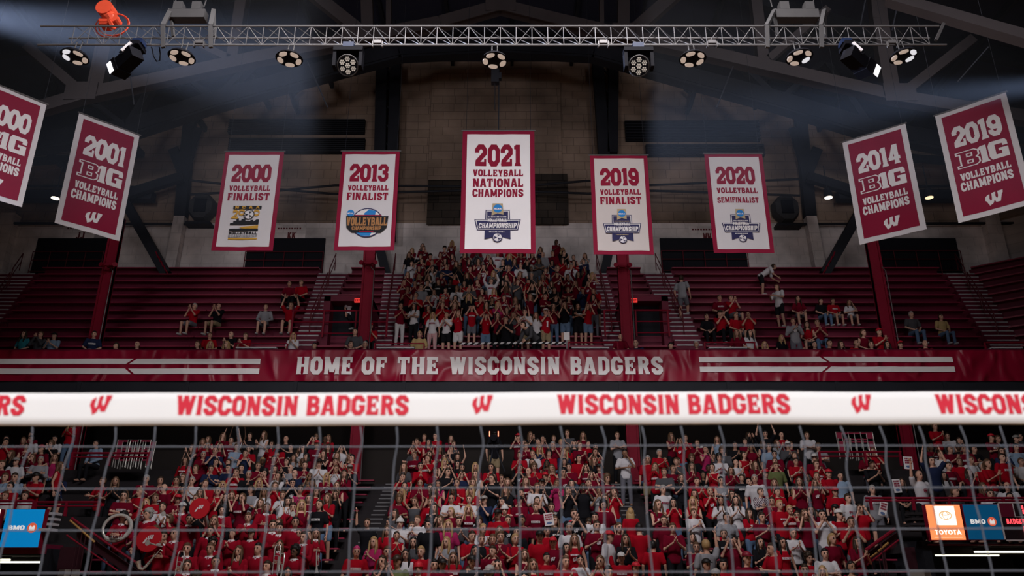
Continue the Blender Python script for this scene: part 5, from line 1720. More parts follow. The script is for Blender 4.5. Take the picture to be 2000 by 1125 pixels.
def collar_mesh(pose, sex):
    key = ('collar', pose, sex)
    if key not in MESH:
        J = joints(pose, sex); T = J['T']
        mb = MB()
        for s in (-1, 1):
            mb.add([T(s * .012, -.105, 1.41), T(s * .075, -.098, 1.385), T(s * .085, -.055, 1.45), T(s * .058, -.058, 1.495), T(s * .01, -.09, 1.45)], [(0, 1, 2, 3, 4) if s > 0 else (4, 3, 2, 1, 0)])
        mb.tube([T(.068 * math.cos(a * .5236), .005 + .07 * math.sin(a * .5236), 1.47) for a in range(12)], .018, 6, closed=True)
        MESH[key] = mb.mesh('collar', [M_letter_white], True)
    return MESH[key]

POSE_TXT = {'c': 'clapping', 'h': 'clapping high', 'd': 'arms down', 'x': 'with folded arms', 'f': 'cupping hands to face', 'U': 'with both arms raised', 'u': 'with one arm raised', 'l': '', 'p': 'playing an instrument', 't': 'holding hands out', 'b': 'bending forward', 'w': 'stepping along', 'v': 'hand on chin', 'i': 'hands at chest'}
HAIR_TXT = {'s': 'short %s hair', 'l': 'long %s hair', 'p': '%s ponytail', 'c': 'curly %s hair', 'b': 'balding %s head', 'k': '%s cap', 'n': '%s knitted hat'}
SECNAME = {'U': 'balcony', 'L': 'lower stand', 'A': 'corner stand'}
FLOOR = {'U': (urow, U_ROWS), 'L': (lrow, L_ROWS), 'A': (srow, S_ROWS)}
N_P = [0]
def person(spec):
    """spec: dict with pose, hair, hc, top, bot, x, y, z, scale, rz, sec, row, extras."""
    pose, hs, hc, top, bot = spec['pose'], spec['hair'], spec['hc'], spec['top'], spec['bot']
    sex = 'f' if hs in 'lp' else 'm'
    spec['sex'] = sex
    sk = spec['skin']
    body = skinned('person', shared(('body', pose, sex), body_mesh(pose, sex, 1), 3), SKIN[sk], None)
    body.location = (spec['x'], spec['y'], spec['z'])
    body.rotation_euler = (0, 0, spec['rz'])
    body.scale = (spec['scale'],) * 3
    body['label'] = spec['label']; body['category'] = 'person'
    if spec.get('group'):
        body['group'] = spec['group']
    sl = spec['sleeve']
    skinned('sweater' if top == 'B' else 'shirt', shared(('top', pose, sex, sl), top_mesh(pose, sex, sl, 1), 1), M_top[top], body)
    short = bot in 'qshvg'
    skinned('shorts' if short else 'trousers', shared(('bot', pose, sex, short), bottom_mesh(pose, sex, short, 1), 1), M_bot[bot], body)
    J = joints(pose, sex)
    hat = hs in 'kn'
    hair = skinned('hair', shared(('hair', hs), hair_mesh(hs, 1), 1), M_hair['d' if hat else hc], body)
    hair.location = J['head']
    if hat:
        c = skinned('cap' if hs == 'k' else 'knitted_hat', shared(('hat', hs), hat_mesh(hs, 1), 1), M_hair[hc], body)
        c.location = J['head']
    if top == 'B':
        c = bpy.data.objects.new('collar', collar_mesh(pose, sex)); COL.objects.link(c); c.parent = body; c['label'] = 'white shirt collar'
    if spec.get('print'):
        c = bpy.data.objects.new('shirt_print', print_mesh(spec['print'], pose, sex)); COL.objects.link(c); c.parent = body
        if top == 'W':
            c.material_slots[0].link = 'OBJECT'; c.material_slots[0].material = M_letter_red
    if spec.get('shoes'):
        for i in (0, 1):
            a = J['ank'][i]
            k = ('shoe', pose, sex, i)
            if k not in MESH:
                mb = MB(); mb.ell(a + Vector((0, -.055, -.045)), (.055, .14, .045), 12, 8)
                mb.v = [(x, y, max(z, a.z - .088)) for x, y, z in mb.v]
                MESH[k] = mb.mesh('shoe', [M_shoe], True)
            c = bpy.data.objects.new('shoe', MESH[k]); COL.objects.link(c); c.parent = body
    spec['obj'] = body
    return body

# --- people picked out one by one: x, y of the top of the head in the photo, pose, hair, hair colour, top, trousers (+ options)
UP = '''47 647 sl l d T j|77 647 sh s n S j|105 652 sc k k L j|187 647 sl s k N k P=word|225 667 sl s d M k|268 663 sl b n W k|376 591 sh s g R g|423 592 sh b d K h|384 663 sl p n W k|411 650 sl s n R k|414 663 sl l y M k|447 647 sc b g K k|441 663 sl l y S k|476 651 sc s n R k
566 549 sl p d M k|587 547 sl s n R k|520 597 sl s n G g|568 590 sU s n R s|573 652 sc l y W k|613 666 sl s k K k|685 576 w l k W k Z=70|693 640 sl s k S k|688 662 sl s d G k|715 663 sl s g W k|726 632 sc k R R k|820 648 sl s y Y k
1330 538 w s d G g Z=150|1484 524 b s d W s Z=80|1405 575 sl s d M k P=word|1432 576 sh s n R g|1380 616 sl p d K k|1409 606 sh k d R k|1439 613 sl s n R g|1458 607 sh b n R h|1436 645 sl l n M k|1466 642 sl l k W k P=word|1493 661 sc l y M k|1212 657 sl b n M k|1239 658 sl b g N k|1312 666 sl s k S k|1357 662 sl p g W k
1517 556 t s n W s Z=-55|1557 577 sl l d M g|1604 585 sl s d K j|1627 584 sl s d R g P=word|1658 588 sv l n W g|1548 620 i s n G g P=mark|1573 628 sl l d R g|1595 624 sc s n M j|1528 657 sl l y K k|1550 657 sl b n M k|1590 662 sl s k K k|1622 659 sl s d M k|1644 660 sl l d M k|1675 660 sl b n R k|1688 644 sl p n M k|1699 664 sl s d W k|1720 641 sc k R R k|1732 664 sl l k S k|1757 662 sl k R K k|1806 660 sl b n M k|1780 607 sl s g S j|1838 614 sl s d Y j
783 592 c p n M w|810 592 x l k W k|837 596 c l d R k|846 608 d l y W z P=word|865 590 c s n R k|873 611 c p n W s P=both|889 590 c l n M k|896 606 f l n R v P=chest|922 598 f s d R g P=word|949 615 f p k R q P=chest|950 590 c l d R k|972 590 h l y P k|1025 604 i s k W h P=word|1047 608 u l n W k|1065 602 h k w R h P=one|1081 592 c l d M j|1103 590 h l n K q|1128 592 x l d K s P=word|1147 593 f l n R q|1163 580 b s n R s|1048 642 b s d S k Z=-50|990 600 c l d M k|1009 594 c s d M k|1002 610 h l n S k|972 612 c l d M k|988 618 i s d K k|1012 617 c p d M k'''
LO = '''243 999 t c k B k P=chest|321 1034 t s d B k|367 1060 t s n B k P=chest|344 1030 p s n B k|358 985 p k w B k|435 987 t c k B k|455 1033 c s n B k|412 1029 d s d B k|413 1057 d s n B k P=chest|423 1082 d s d B k P=chest|469 1080 c s k B k|506 1058 d s k B k|492 1033 d k d B k|486 1000 i s n B k P=chest|522 984 t s n B k|534 1013 d s d B k|547 1017 t s k B k P=chest|573 982 p s d B k|578 1009 d s k B k|584 1030 d l n B k P=chest|618 1034 t l n B k|547 1055 t l n B k|578 1063 t c k B k N=4|468 1066 d l n B k
319 980 c p d W k|287 975 c l y R k P=both|275 952 c s y R k|305 962 d s n R k P=word|203 929 x s n R k P=chest|227 931 c l n K k|246 958 c l n G j|475 965 f p n M k P=word|442 965 f l d K k|510 972 c l n M k|590 977 d l y M j|625 976 d p d K j P=word|641 964 c l n R q|659 942 i l n M s P=mark|420 1003 h l n R k
697 1068 d s r R k P=word|718 1011 u s d K k|731 1048 c l y P k|757 1026 d l n R k|775 1038 c p d R k|757 1062 c s n R k|748 1084 c l d K k|754 1098 f s n R k|777 1085 d k d O k|793 1068 d l k W k|808 1046 d l k S k|816 1008 i s n W k P=word|838 1014 d c k K k|876 1015 d l y P k|873 1046 c l y G k|885 1077 d l n R k P=word|823 1069 d s y R k|818 1098 d n R M k|848 1088 d s k R k|864 1092 d k k M k|782 1010 c n w W k
922 1035 c s d R k|940 1042 d s n K k|963 1042 c s n R k|978 1038 c s n M k|992 1008 d s d K k P=mark|973 994 d k k R k|986 986 d n w M k|1006 1043 c p y R k|1024 1075 c l n M k|1040 1087 d l n R k P=word|1067 1079 d s k R k P=word|1104 1087 c s n R k P=word|1105 1060 d l k R k|1133 1085 v p k W k|1122 1040 d l n R k P=both|1112 1024 d s g W k P=word|1080 1047 d k R M k P=mark|1054 1035 d k k R k|1068 1025 d s n R k|1077 981 U s d K k|1047 984 d s n M k P=word|1020 1008 d s k M k N=3|921 1086 c k k K k|916 1105 d s d R k|957 1103 d k g L k N=4
1162 1000 i s k W k|1188 1035 d k R W k Z=60|1208 1022 d p n M k P=mark|1221 1041 c l d K k|1183 1060 d l k R k Z=-60|1213 1080 d k w R k P=word|1172 1084 h p n R k|1187 1104 d s k W k|1241 1098 d k R R k|1231 990 d l y R k Z=180|1248 1017 d s k R k Z=180|1275 1056 w s k R k Z=165|1354 992 c s n W k P=word|1296 1006 d s d M k|1313 1017 c s n M k|1378 1054 u s y G k Z=190|1378 1095 d k k K k|1397 1112 d k g G k|1284 976 c l n M k P=word
1413 1032 d s n K k P=both|1411 1090 d s k R k|1457 1078 d k M M k|1507 1059 t s d R k Z=-70|1548 1034 i p g W k P=word|1604 996 h s k W g|1636 993 c k w R s P=mark|1661 1010 h s d R d|1570 995 f l n M k|1541 989 h p y R k P=word|1521 977 d s y R k P=both|1487 1003 c s d M k|1418 1000 d s d G k|1436 967 c l k W k|1484 954 x s n Q j|1407 967 i l k W j|1517 951 d s k R k P=word|1386 949 h p y R k P=mark|1294 946 d s g W k P=word|1265 889 d s g R h|1287 880 i s g R j|1320 895 c s n S k|1220 880 v s k W d N=3|1205 843 x s n G k|1360 934 c s d R k|1330 926 c l d K k|1575 846 x s n W k|1597 867 x k n G k|1702 950 d s g G g P=word|1654 964 d s d W k P=word|1630 951 d k R R k|1640 921 d s k L k|1617 914 d k R R k|1594 921 i s n R k P=mark|1560 929 c l d M k|1553 896 c s d R k P=word|1473 927 d s g W k|1494 917 d k R M k|1514 904 d s n O k|966 846 d k k K h|1700 898 c s k K k'''
AL = '''1792 917 u b n W k P=mark|1836 879 sl s n W k P=word|1859 872 sc s d M k|1880 872 sl s n M k P=word|1853 903 sl s d M k P=word|1870 897 sl s n R k|1898 893 sl s n W k|1842 922 sl l k W k|1824 908 sl s d K k|1926 896 c p n R v|1954 884 d s d R k P=word|1907 870 sx s d K k|1950 850 sl s n L k|1985 852 sl k g M k|1963 943 sl b n W k|1931 960 sl s d W k|1868 953 sl s n S k|1994 895 sl s n W k|1757 938 sl l d K k
107 852 sx s k W k|80 873 sl k R M k|48 856 sl s n M k|82 894 sx s g G k|118 903 w l n R s Z=110|12 925 sl s n L k|32 925 sl s d L k|65 925 sc k k R k|12 963 sl s n W k|50 963 sl s d W k|186 862 sl s k L k|20 880 sl l n K k|33 895 sl k g W k|5 900 sl s n M k P=word|60 850 sl s k W k|14 852 sl s k K k'''

SHOWN = []
def parse(txt, sec):
    fl, nrow = FLOOR[sec]
    for e in txt.replace('\n', '|').split('|'):
        a = e.split()
        px, py = float(a[0]), float(a[1])
        pose, hs, hc, top, bot = a[2:7]
        o = dict(x.split('=') for x in a[7:])
        H = 1.32 if pose[0] == 's' else (1.30 if pose == 'b' else 1.76)
        if hs in 'cn': H += .03
        best = None
        for k in range(nrow if sec != 'U' else nrow):
            y, z = fl(k)
            base = .965 if hs in 'lp' else 1.0
            for sc in (base, base * .96, base * 1.04, base * .92, base * 1.08):
                q = proj((0, y, z + H * sc))[1]
                cost = abs(q - py) + abs(sc - base) * 45
                if best is None or cost < best[0]:
                    best = (cost, k, sc)
        _, k, sc = best
        y, z = fl(k)
        if pose[0] == 's': y += .02 + (.2 if sec == 'U' and k == 0 else 0)
        zz = z
        SHOWN.append(dict(px=px, pose=pose, hair=hs, hc=hc, top=top, bot=bot, x=xat(px, y, z + H * sc), y=y + (.0 if pose[0] != 's' else -.12), z=zz, scale=sc, rz=math.radians(float(o.get('Z', 0)) or rnd.uniform(-22, 22)), sec=sec, row=k, skin=int(o.get('N', rnd.choice([0, 0, 0, 1, 1, 2]))),
                          print=o.get('P'), shoes=sec == 'U', sleeve='l' if top == 'B' or (top in 'GSL' and rnd.random() < .4) else ('t' if hs in 'lp' and top in 'RM' and rnd.random() < .3 else 's'), listed=True))
parse(UP, 'U'); parse(LO, 'L'); parse(AL, 'A')

# --- the rest of the full rows
TOPW = 'RRRRRRRMMMMMMMMMMMMMWWWKKKKKKGSSNPLR'
def filler(sec, k, x, sit):
    fem = rnd.random() < .56
    hs = rnd.choice('lllp') if fem else rnd.choice('ssssssbck')
    hc = rnd.choice('kkdddnnny' if fem else 'kkdddnng')
    if hs == 'k': hc = rnd.choice('RRwkkg')
    pose = rnd.choice(['c', 'c', 'c', 'c', 'h', 'h', 'd', 'd', 'i', 'x', 'f', 'U' if rnd.random() < .3 else 'c'])
    if sit: pose = 's' + rnd.choice(['c', 'c', 'l', 'l', 'h', 'x', 'v'])
    top = rnd.choice(TOPW if sec != 'U' else 'MMMMMMMMMKKKKKKSSNGRRRWW')
    y, z = FLOOR[sec][0](k)
    base = (.965 if fem else 1.0) * rnd.uniform(.94, 1.05)
    return dict(pose=pose, hair=hs, hc=hc, top=top, bot=rnd.choice('kkkjjsqd'), x=x, y=y + (-.10 if sit else rnd.uniform(-.08, .06)), z=z, scale=base, rz=math.radians(rnd.uniform(-30, 30)), sec=sec, row=k, skin=rnd.choice([0, 0, 0, 1, 1, 2, 2, 3, 4] if rnd.random() < .4 else [0, 0, 1]),
                print=rnd.choice([None, None, 'word', 'mark', 'both', 'chest']) if top in 'RMWKG' else None, shoes=False, sleeve=rnd.choice('ssssl') if not fem else rnd.choice('sssttl'), listed=False)

FILL = []
def free(sec, k, x, gap=.42):
    for s in SHOWN:
        if s['sec'] == sec and abs(s['row'] - k) <= 0 and abs(s['x'] - x) < gap:
            return False
    return True
def fill(sec, k, xa, xb, step, dens, sit):
    x = xa + rnd.uniform(0, step * .6)
    while x < xb:
        if rnd.random() < dens and free(sec, k, x):
            y, z = FLOOR[sec][0](k)
            px, py = proj((x, y, z + 1.7))
            if -30 < px < 2030 and py < 1150:
                hole = (905 < px < 1008 and 838 < py < 895) or (sec == 'L' and px < 345 and py < 925) or (sec == 'L' and px < 235) or (sec == 'L' and px > 1640 and py < 935) or (sec == 'L' and px > 1685) or (sec == 'L' and px < 330 and py > 1045)
                if sec == 'L' and k >= 15 and min(abs(x + 5.3), abs(x - 4.1)) < .6: hole = True
                if not hole:
                    FILL.append(filler(sec, k, x, rnd.random() < sit))
        x += step * rnd.uniform(.88, 1.25)
for k in range(L_ROWS):
    for a, b, nm in LSECT:
        band = nm == 'left' and k < 6
        fill('L', k, a + .25, b - .2, .43 if nm != 'right' else .50, .55 if band else (.93 if nm != 'right' else .80), .12 if nm != 'right' else .35)
for k in range(4, U_ROWS):
    xa, xb = sx(STAIRS[2][2], k) + .2, sx(STAIRS[3][1], k) - .1
    fill('U', k, xa, xb, .47, .62 if k >= 11 else .93, 0.0)
for k in range(S_ROWS):
    y, z = srow(k)
    fill('A', k, xat(1825, y, z), xat(2020, y, z), .62, .42, .85)
    fill('A', k, xat(-10, y, z), xat(128, y, z), .62, .40, .9)
    if k > 5:
        fill('A', k, xat(1690, y, z), xat(1770, y, z), .7, .25, .8)
# band members fill the left front with sweaters
for s in FILL:
    if s['sec'] == 'L' and s['row'] < 6 and s['x'] < AISLE_L[0]:
        s['top'] = 'B'; s['bot'] = 'k'; s['sleeve'] = 'l'; s['print'] = 'chest'
        if s['hair'] in 'k': s['hair'] = 's'; s['hc'] = 'd'

# the 300 that show largest become figures of their own; whole rows at a time from the front
FILL.sort(key=lambda s: (s['y'] + (6 if s['sec'] == 'U' else 0) + (0 if s['sec'] != 'A' else -1.0)))
room = max(0, 322 - len(SHOWN))
ONE, REST = SHOWN + FILL[:room], FILL[room:]
def look(s):
    hair = HAIR_TXT[s['hair']] % HAIRC[s['hc']][0]
    p = s['pose']
    act = POSE_TXT[p[1:] if p[0] == 's' else p]
    if p[0] == 's': act = ('seated ' + act).strip()
    if p == 'b': act = 'bending forward'
    top = TOPC[s['top']][0] + (' sweater' if s['top'] == 'B' else ' shirt' if s['sleeve'] != 't' else ' vest')
    return hair, top, act
def block(s):
    if s['sec'] == 'U':
        px = proj((s['x'], s['y'], s['z'] + 1))[0]
        return 'balcony left side' if px < 600 else 'balcony right side' if px > 1310 else 'balcony middle'
    if s['sec'] == 'A':
        return 'left corner stand' if s['x'] < 0 else 'right corner stand'
    return 'lower left block' if s['x'] < AISLE_L[0] + .3 else 'lower right block' if s['x'] > AISLE_R[1] - .3 else 'aisle' if (s['x'] > AISLE_R[0] or AISLE_L[0] <= s['x'] < AISLE_L[1]) else 'lower middle block'
from collections import Counter
for s in ONE:
    h, t, a = look(s)
    s['c'] = ['person with %s in %s %s' % (h, t, a), ]
    b = block(s)
    s['c'].append('person with %s in %s %s, %s' % (h, t, a, b))
    s['c'].append('%s, %s, %s, %s row, %s' % (h, t, a, ORD[s['row']], b))
rows = {}
for s in ONE:
    rows.setdefault((block(s), s['row']), []).append(s)
for L in rows.values():
    L.sort(key=lambda s: s['x'])
    for i, s in enumerate(L):
        w = ORD[i] + ' from left' if i < len(ORD) else 'near right end'
        s['c'].append('%s, %s, %s, %s row, %s' % (look(s)[0], look(s)[1], w, ORD[s['row']], block(s)))
lev = {id(s): 0 for s in ONE}
for it in range(4):
    cnt = Counter(s['c'][lev[id(s)]] for s in ONE)
    ch = False
    for s in ONE:
        if cnt[s['c'][lev[id(s)]]] > 1 and lev[id(s)] < 3:
            lev[id(s)] += 1; ch = True
    if not ch: break
for s in ONE:
    s['label'] = s['c'][lev[id(s)]]
    s['group'] = ('marching band in cardinal sweaters' if s['top'] == 'B' else 'spectators in the ' + block(s))
    person(s)

# everyone further back: one mass of smaller figures
def crowd(specs):
    mats, mi_of = [], {}
    def mid(m):
        if m.name not in mi_of:
            mi_of[m.name] = len(mats); mats.append(m)
        return mi_of[m.name]
    NP = {}
    def tri(data, key):
        if key not in NP:
            v = np.array(data[0], dtype=np.float32)
            ls = np.array([len(f) for f in data[1]], dtype=np.int32)
            li = np.array([i for f in data[1] for i in f], dtype=np.int32)
            NP[key] = (v, ls, li, np.array(data[2], dtype=np.int32))
        return NP[key]
    V, LS, LI, MI = [], [], [], []
    off = 0
    for s in specs:
        pose, hs = s['pose'], s['hair']
        sex = 'f' if hs in 'lp' else 'm'
        J = joints(pose, sex)
        short = s['bot'] in 'qshvg'
        hat = hs in 'kn'
        parts_ = [(tri(body_mesh(pose, sex, 0), ('b', pose, sex)), [mid(SKIN[s['skin']]), mid(M_eye), mid(M_lip)], Vector((0, 0, 0))),
                  (tri(top_mesh(pose, sex, s['sleeve'], 0), ('t', pose, sex, s['sleeve'])), [mid(M_top[s['top']])], Vector((0, 0, 0))),
                  (tri(bottom_mesh(pose, sex, short, 0), ('p', pose, sex, short)), [mid(M_bot[s['bot']])], Vector((0, 0, 0))),
                  (tri(hair_mesh(hs, 0), ('h', hs)), [mid(M_hair['d' if hat else s['hc']])], J['head'])]
        if hat:
            parts_.append((tri(hat_mesh(hs, 0), ('k', hs)), [mid(M_hair[s['hc']])], J['head']))
        c, sn = math.cos(s['rz']), math.sin(s['rz'])
        R = np.array([[c, -sn, 0], [sn, c, 0], [0, 0, 1]], dtype=np.float32)
        for (v, ls, li, mi), mm, o in parts_:
            w = (v + np.array(o, dtype=np.float32)) * s['scale']
            w = w @ R.T + np.array((s['x'], s['y'], s['z']), dtype=np.float32)
            V.append(w); LS.append(ls); LI.append(li + off); MI.append(np.array(mm, dtype=np.int32)[mi])
            off += len(v)
        if s['print'] in ('word', 'mark', 'both'):
            me = print_mesh(s['print'], pose, sex)
            v = np.empty(len(me.vertices) * 3, dtype=np.float32); me.vertices.foreach_get('co', v); v = v.reshape(-1, 3)
            ls = np.array([len(p.vertices) for p in me.polygons], dtype=np.int32)
            li = np.array([i for p in me.polygons for i in p.vertices], dtype=np.int32)
            V.append((v * s['scale']) @ R.T + np.array((s['x'], s['y'], s['z']), dtype=np.float32)); LS.append(ls); LI.append(li + off)
            MI.append(np.full(len(ls), mid(M_letter_red if s['top'] == 'W' else M_letter_white), dtype=np.int32)); off += len(v)
    V, LS, LI, MI = np.concatenate(V), np.concatenate(LS), np.concatenate(LI), np.concatenate(MI)
    me = bpy.data.meshes.new('crowd')
    me.vertices.add(len(V)); me.vertices.foreach_set('co', V.ravel())
    me.loops.add(len(LI)); me.loops.foreach_set('vertex_index', LI)
    me.polygons.add(len(LS))
    st = np.concatenate([[0], np.cumsum(LS)[:-1]]).astype(np.int32)
    me.polygons.foreach_set('loop_start', st)
    for m in mats: me.materials.append(m)
    me.polygons.foreach_set('material_index', MI)
    me.polygons.foreach_set('use_smooth', np.ones(len(LS), dtype=bool))
    me.update(calc_edges=True)
    me.validate()
    o = bpy.data.objects.new('crowd', me)
    COL.objects.link(o)
    tag(o, 'standing spectators in red filling the back rows of the lower stand and the balcony', 'crowd', None, 'stuff')
if REST:
    crowd(REST)
print('people: listed %d, single %d, crowd %d' % (len(SHOWN), len(ONE), len(REST)))
# ------------------------------------------------------------------ what people hold
def near(px, py, sec='L'):
    return min((s for s in SHOWN if s['sec'] == sec), key=lambda s: abs(s['px'] - px) + abs(proj((s['x'], s['y'], s['z'] + 1.75 * s['scale']))[1] - py))
def grip(s, dx=0, dy=0, dz=0):
    """Point between a figure's wrists, in the world."""
    J = joints(s['pose'], s.get('sex', 'm'))
    p = (J['wri'][0] + J['wri'][1]) / 2 + Vector((dx, dy - .10, dz))
    c, sn = math.cos(s['rz']), math.sin(s['rz'])
    p = Vector((p.x * c - p.y * sn, p.x * sn + p.y * c, p.z)) * s['scale']
    return p + Vector((s['x'], s['y'], s['z']))
def trombone(px, py, label):
    s = near(px, py); p = grip(s, 0, -.03, .06)
    t = thing('trombone', label, 'trombone', p, s['rz'], 'trombones')
    f = MB(); f.tube([(-.07, 0, .25), (-.07, -.02, -.75), (-.05, -.02, -.80), (.0, -.02, -.80), (.02, -.02, -.75), (.02, 0, .1)], .011, 6); f.build('slide', M_chrome, t)
    f = MB(); f.tube([(-.07, .0, .25), (-.05, .03, .32), (.03, .03, .32), (.06, .0, .22), (.06, -.05, -.1), (.06, -.08, -.28), (.06, -.09, -.34)], [.011, .012, .013, .015, .02, .04, .085], 10); f.build('bell', M_chrome, t)
    f = MB(); f.bar((-.07, 0, -.0), (.02, 0, -.0), .012, .012); f.bar((-.07, 0, .1), (.02, 0, .1), .012, .012); f.build('brace', M_chrome, t)
trombone(367, 1060, 'trombone held upright by the band player left of the seated saxophonist')
trombone(578, 1063, 'trombone held by the curly-haired band player at the front')
trombone(547, 1055, 'trombone held upright by the long-haired band player at the front')
def trumpet(px, py, label, down=True):
    s = near(px, py); p = grip(s, .02, -.03, -.05)
    t = thing('trumpet', label, 'trumpet', p, s['rz'], 'trumpets')
    d = Vector((.08, -.15, -1)).normalized() if down else Vector((0, -1, .1)).normalized()
    f = MB(); f.tube([(0, 0, 0), d * .18, d * .34, d * .42, d * .46], [.013, .015, .02, .035, .062], 10)
    f.tube([Vector((.05, 0, -.02)), Vector((.05, 0, -.02)) + d * .26, Vector((.025, 0, 0)) + d * .29, d * .26], .010, 6); f.build('tubing', M_chrome, t)
    for k in range(3):
        f = MB(); f.cyl(Vector((.03, -.04, 0)) + d * (.10 + k * .035), Vector((.03, .05, .03)) + d * (.10 + k * .035), .013, n=8); f.build('valve', M_chrome, t)
    f = MB(); f.cyl(d * -.06, (0, 0, 0), .014, .008, 8); f.build('mouthpiece', M_chrome, t)
trumpet(618, 1034, 'trumpet hanging bell-down from the hands of the long-haired band player by the aisle')
trumpet(547, 1017, 'trumpet held bell-down by the black-haired band player with the chest mark')
trumpet(522, 984, 'trumpet held bell-down by the band player left of the aisle pillar')
trumpet(573, 982, 'trumpet lifted to the mouth by the band player in the second row of brass', False)
trumpet(344, 1030, 'trumpet lifted to the mouth by the band player behind the trombone', False)
trumpet(358, 985, 'trumpet lifted to the mouth by the band player in the white cap', False)
trumpet(435, 987, 'horn held low by the curly-haired bearded band player')
s = near(321, 1034); p = grip(s, -.18, -.02, -.22)
t = thing('saxophone', 'saxophone lying across the lap of the band player next to the red bell cover', 'saxophone', p, s['rz'])
f = MB(); f.tube([(.30, 0, .34), (.24, 0, .38), (.2, 0, .32), (.0, -.02, .02), (-.06, -.03, -.04), (-.12, -.04, -.02), (-.15, -.05, .06), (-.18, -.06, .13)], [.010, .012, .015, .03, .036, .04, .05, .07], 10); f.build('body', M_chrome, t)
f = MB()
for k in range(8):
    f.cyl((.16 - k * .025, -.03, .26 - k * .036), (.165 - k * .025, -.055, .265 - k * .036), .016, n=8)
f.build('keys', M_chrome, t)
# sousaphones: one worn, two bells under red covers
def sousaphone(px, py, label, coil=True):
    s = near(px, py)
    t = thing('sousaphone', label, 'sousaphone', (s['x'], s['y'], s['z']), 0)
    f = MB()
    P = []
    for k in range(26):
        a = -2.2 + k * .255
        P.append((.30 * math.cos(a), -.24 + .10 * math.sin(a + .8), 1.38 + .30 * math.sin(a)))
    f.tube(P, [.062 - .0013 * k for k in range(26)], 10); f.build('coil', M_chrome, t)
    f = MB()
    for k in range(4):
        f.tube([(-.10 + .05 * k, -.30, 1.22 - .02 * k), (-.06 + .05 * k, -.36, 1.10), (.02 + .05 * k, -.36, 1.10), (.04 + .05 * k, -.32, 1.22)], .014, 6)
    f.build('valves', M_chrome, t)
    return t
sousaphone(243, 999, 'silver sousaphone coiled around the bearded player at the left of the band')
def bell_cover(px, py, Y, rpx, label):
    c = at(px, py, Y)
    r = rpx / F * (Y * CT + (c.z - HC) * ST)
    t = thing('sousaphone_bell', label, 'sousaphone bell', c, 0, 'red-covered sousaphone bells')
    f = MB(); f.loft([((0, -.03, 0), (r * .97, 0, 0), (0, 0, r * .97)), ((0, 0, 0), (r, 0, 0), (0, 0, r)), ((0, .03, 0), (r, 0, 0), (0, 0, r))], 28); f.build('cover', mat('red_cover', (.50, .008, .02), .7, var=.06), t, smooth=False)
    f = MB(); f.loft([((0, .03, 0), (r * .98, 0, 0), (0, 0, r * .98)), ((0, .16, 0), (r * .45, 0, 0), (0, 0, r * .45)), ((0, .40, -.1), (r * .2, 0, 0), (0, 0, r * .2)), ((0.1, .5, -.5), (.06, 0, 0), (0, .06, 0))], 20); f.build('bell', M_chrome, t, smooth=True)
    flat(w_in(-.02 * r / .3, .42 * r, -.08 * r, .32 * r) + [[(-.42 * r, -.3 * r), (-.28 * r, -.34 * r), (-.05 * r, .02 * r), (-.15 * r, .12 * r)]], 'cover_mark', M_letter_white, t, lambda x, z: -.03, .012)
bell_cover(390, 993, 19.8, 20, 'upper round red sousaphone bell cover, in the middle of the band')
bell_cover(291, 1053, 18.7, 24.5, 'larger round red sousaphone bell cover beside the seated saxophonist')
# paper signs
def poster(px, py, Y, wpx, hpx, tilt, label):
    c = at(px, py, Y)
    k = (Y * CT + (c.z - HC) * ST) / F
    w, h = wpx * k, hpx * k
    t = thing('paper_sign', label, 'sign', c, 0, 'white paper signs held up by fans')
    t.rotation_euler = (0, math.radians(tilt), 0)
    f = MB(); f.bx(-w / 2, w / 2, 0, .006, -h / 2, h / 2); f.build('sheet', M_letter_white, t)
    rr = random.Random(int(px)); ps = []
    for j in range(3):
        x = -w * .36
        while x < w * .32:
            d = w * rr.uniform(.09, .17)
            ps += rect(x, h * (.28 - j * .17), min(w * .4, x + d), h * (.40 - j * .17)); x += d + w * .03
    flat(ps, 'red_print', M_letter_red, t, Z0, .006)
    flat(disc(0, -h * .3, w * .3, h * .09), 'blue_print', mat('sign_blue', (.1, .16, .32), .8), t, Z0, .006)
poster(1072, 1014, 19.55, 18, 24, -8, 'white paper sign with red print under the raised arms in the lower middle block')
poster(1774, 904, 22.6, 18, 24, 3, 'white paper sign held high beside the far right pillar')
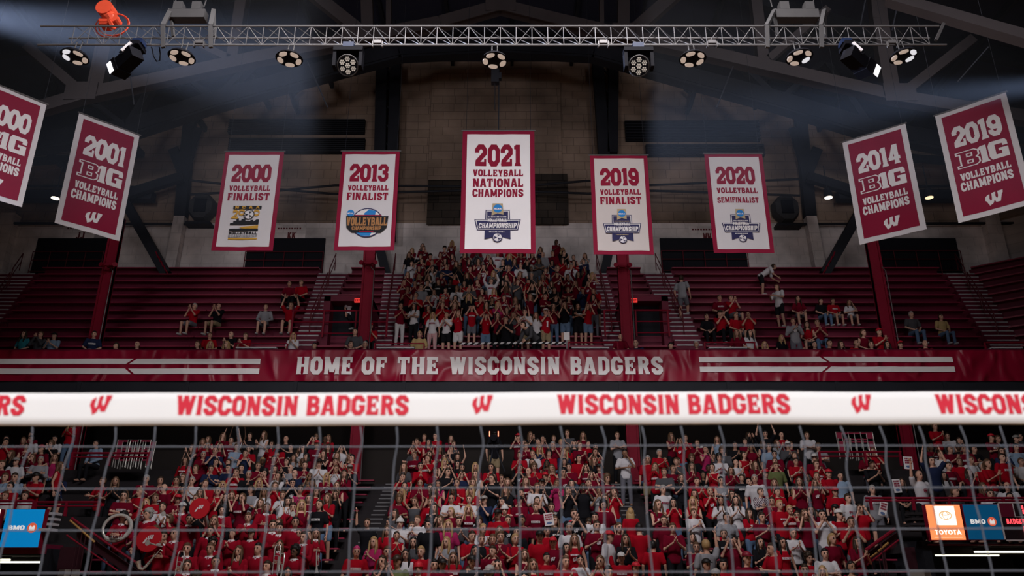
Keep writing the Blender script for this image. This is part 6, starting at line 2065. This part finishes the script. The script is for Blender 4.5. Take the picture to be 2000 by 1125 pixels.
poster(1752, 949, 22.0, 15, 26, -3, 'white paper sign hanging behind the man with the raised sign')
poster(1725, 994, 20.8, 15, 29, 18, 'tilted white paper sign beside the man in the grey shirt')
# tv camera on the platform
c = at(965, 862, 25.0)
t = thing('broadcast_camera', 'black broadcast camera with two red tally lights among the upper rows of the lower stand', 'camera', c)
f = MB(); f.bx(-.17, .17, -.3, .3, -.1, .14); f.cyl((0, -.52, .02), (0, -.3, .02), .1, .1, 14); f.bx(-.12, .12, -.1, .1, .14, .2); f.build('body', M_blackcase, t)
f = MB(); f.bx(-.15, -.12, -.32, -.30, .10, .26); f.bx(.12, .15, -.32, -.30, .10, .26); f.build('tally_light', mat('tally', (1, .2, .1), emit=(1, .22, .12), estr=3.0, var=0), t)
f = MB()
for a in (0, 2.1, 4.2):
    f.tube([(0, 0, -.1), (.35 * math.cos(a), .35 * math.sin(a), -.95)], .02, 6)
f.build('tripod_leg', M_dark, t)
# black and white striped tape and paper notice in front of the middle block of the balcony
p, q = at(893, 671, 26.4), at(1108, 669, 26.4)
n = 34
f, g = MB(), MB()
for i in range(n):
    (f if i % 2 else g).add([(lin(p.x, q.x, (i + a) / n) + b, 26.4, lin(p.z, q.z, i / n) + z) for a, b, z in ((0, 0, -.035), (1, 0, -.035), (1, .07, .035), (0, .07, .035))] + [(lin(p.x, q.x, (i + a) / n) + b, 26.42, lin(p.z, q.z, i / n) + z) for a, b, z in ((0, 0, -.035), (1, 0, -.035), (1, .07, .035), (0, .07, .035))], [(0, 1, 2, 3), (7, 6, 5, 4), (0, 4, 5, 1), (3, 2, 6, 7)])
t = thing('barrier_tape', 'black and white striped barrier tape along the front of the middle balcony block', 'tape')
f.build('white_stripes', M_letter_white, t); g.build('black_stripes', M_black, t)
c = at(1107, 656, 26.3)
t = thing('notice', 'white paper notice on the rail by the woman in denim shorts', 'notice', c)
f = MB(); f.bx(-.10, .10, 0, .01, -.15, .13); f.build('sheet', M_letter_white, t)
f = MB(); f.bx(-.03, .03, .0, .02, -.5, -.15); f.build('clip_post', M_alu, t)
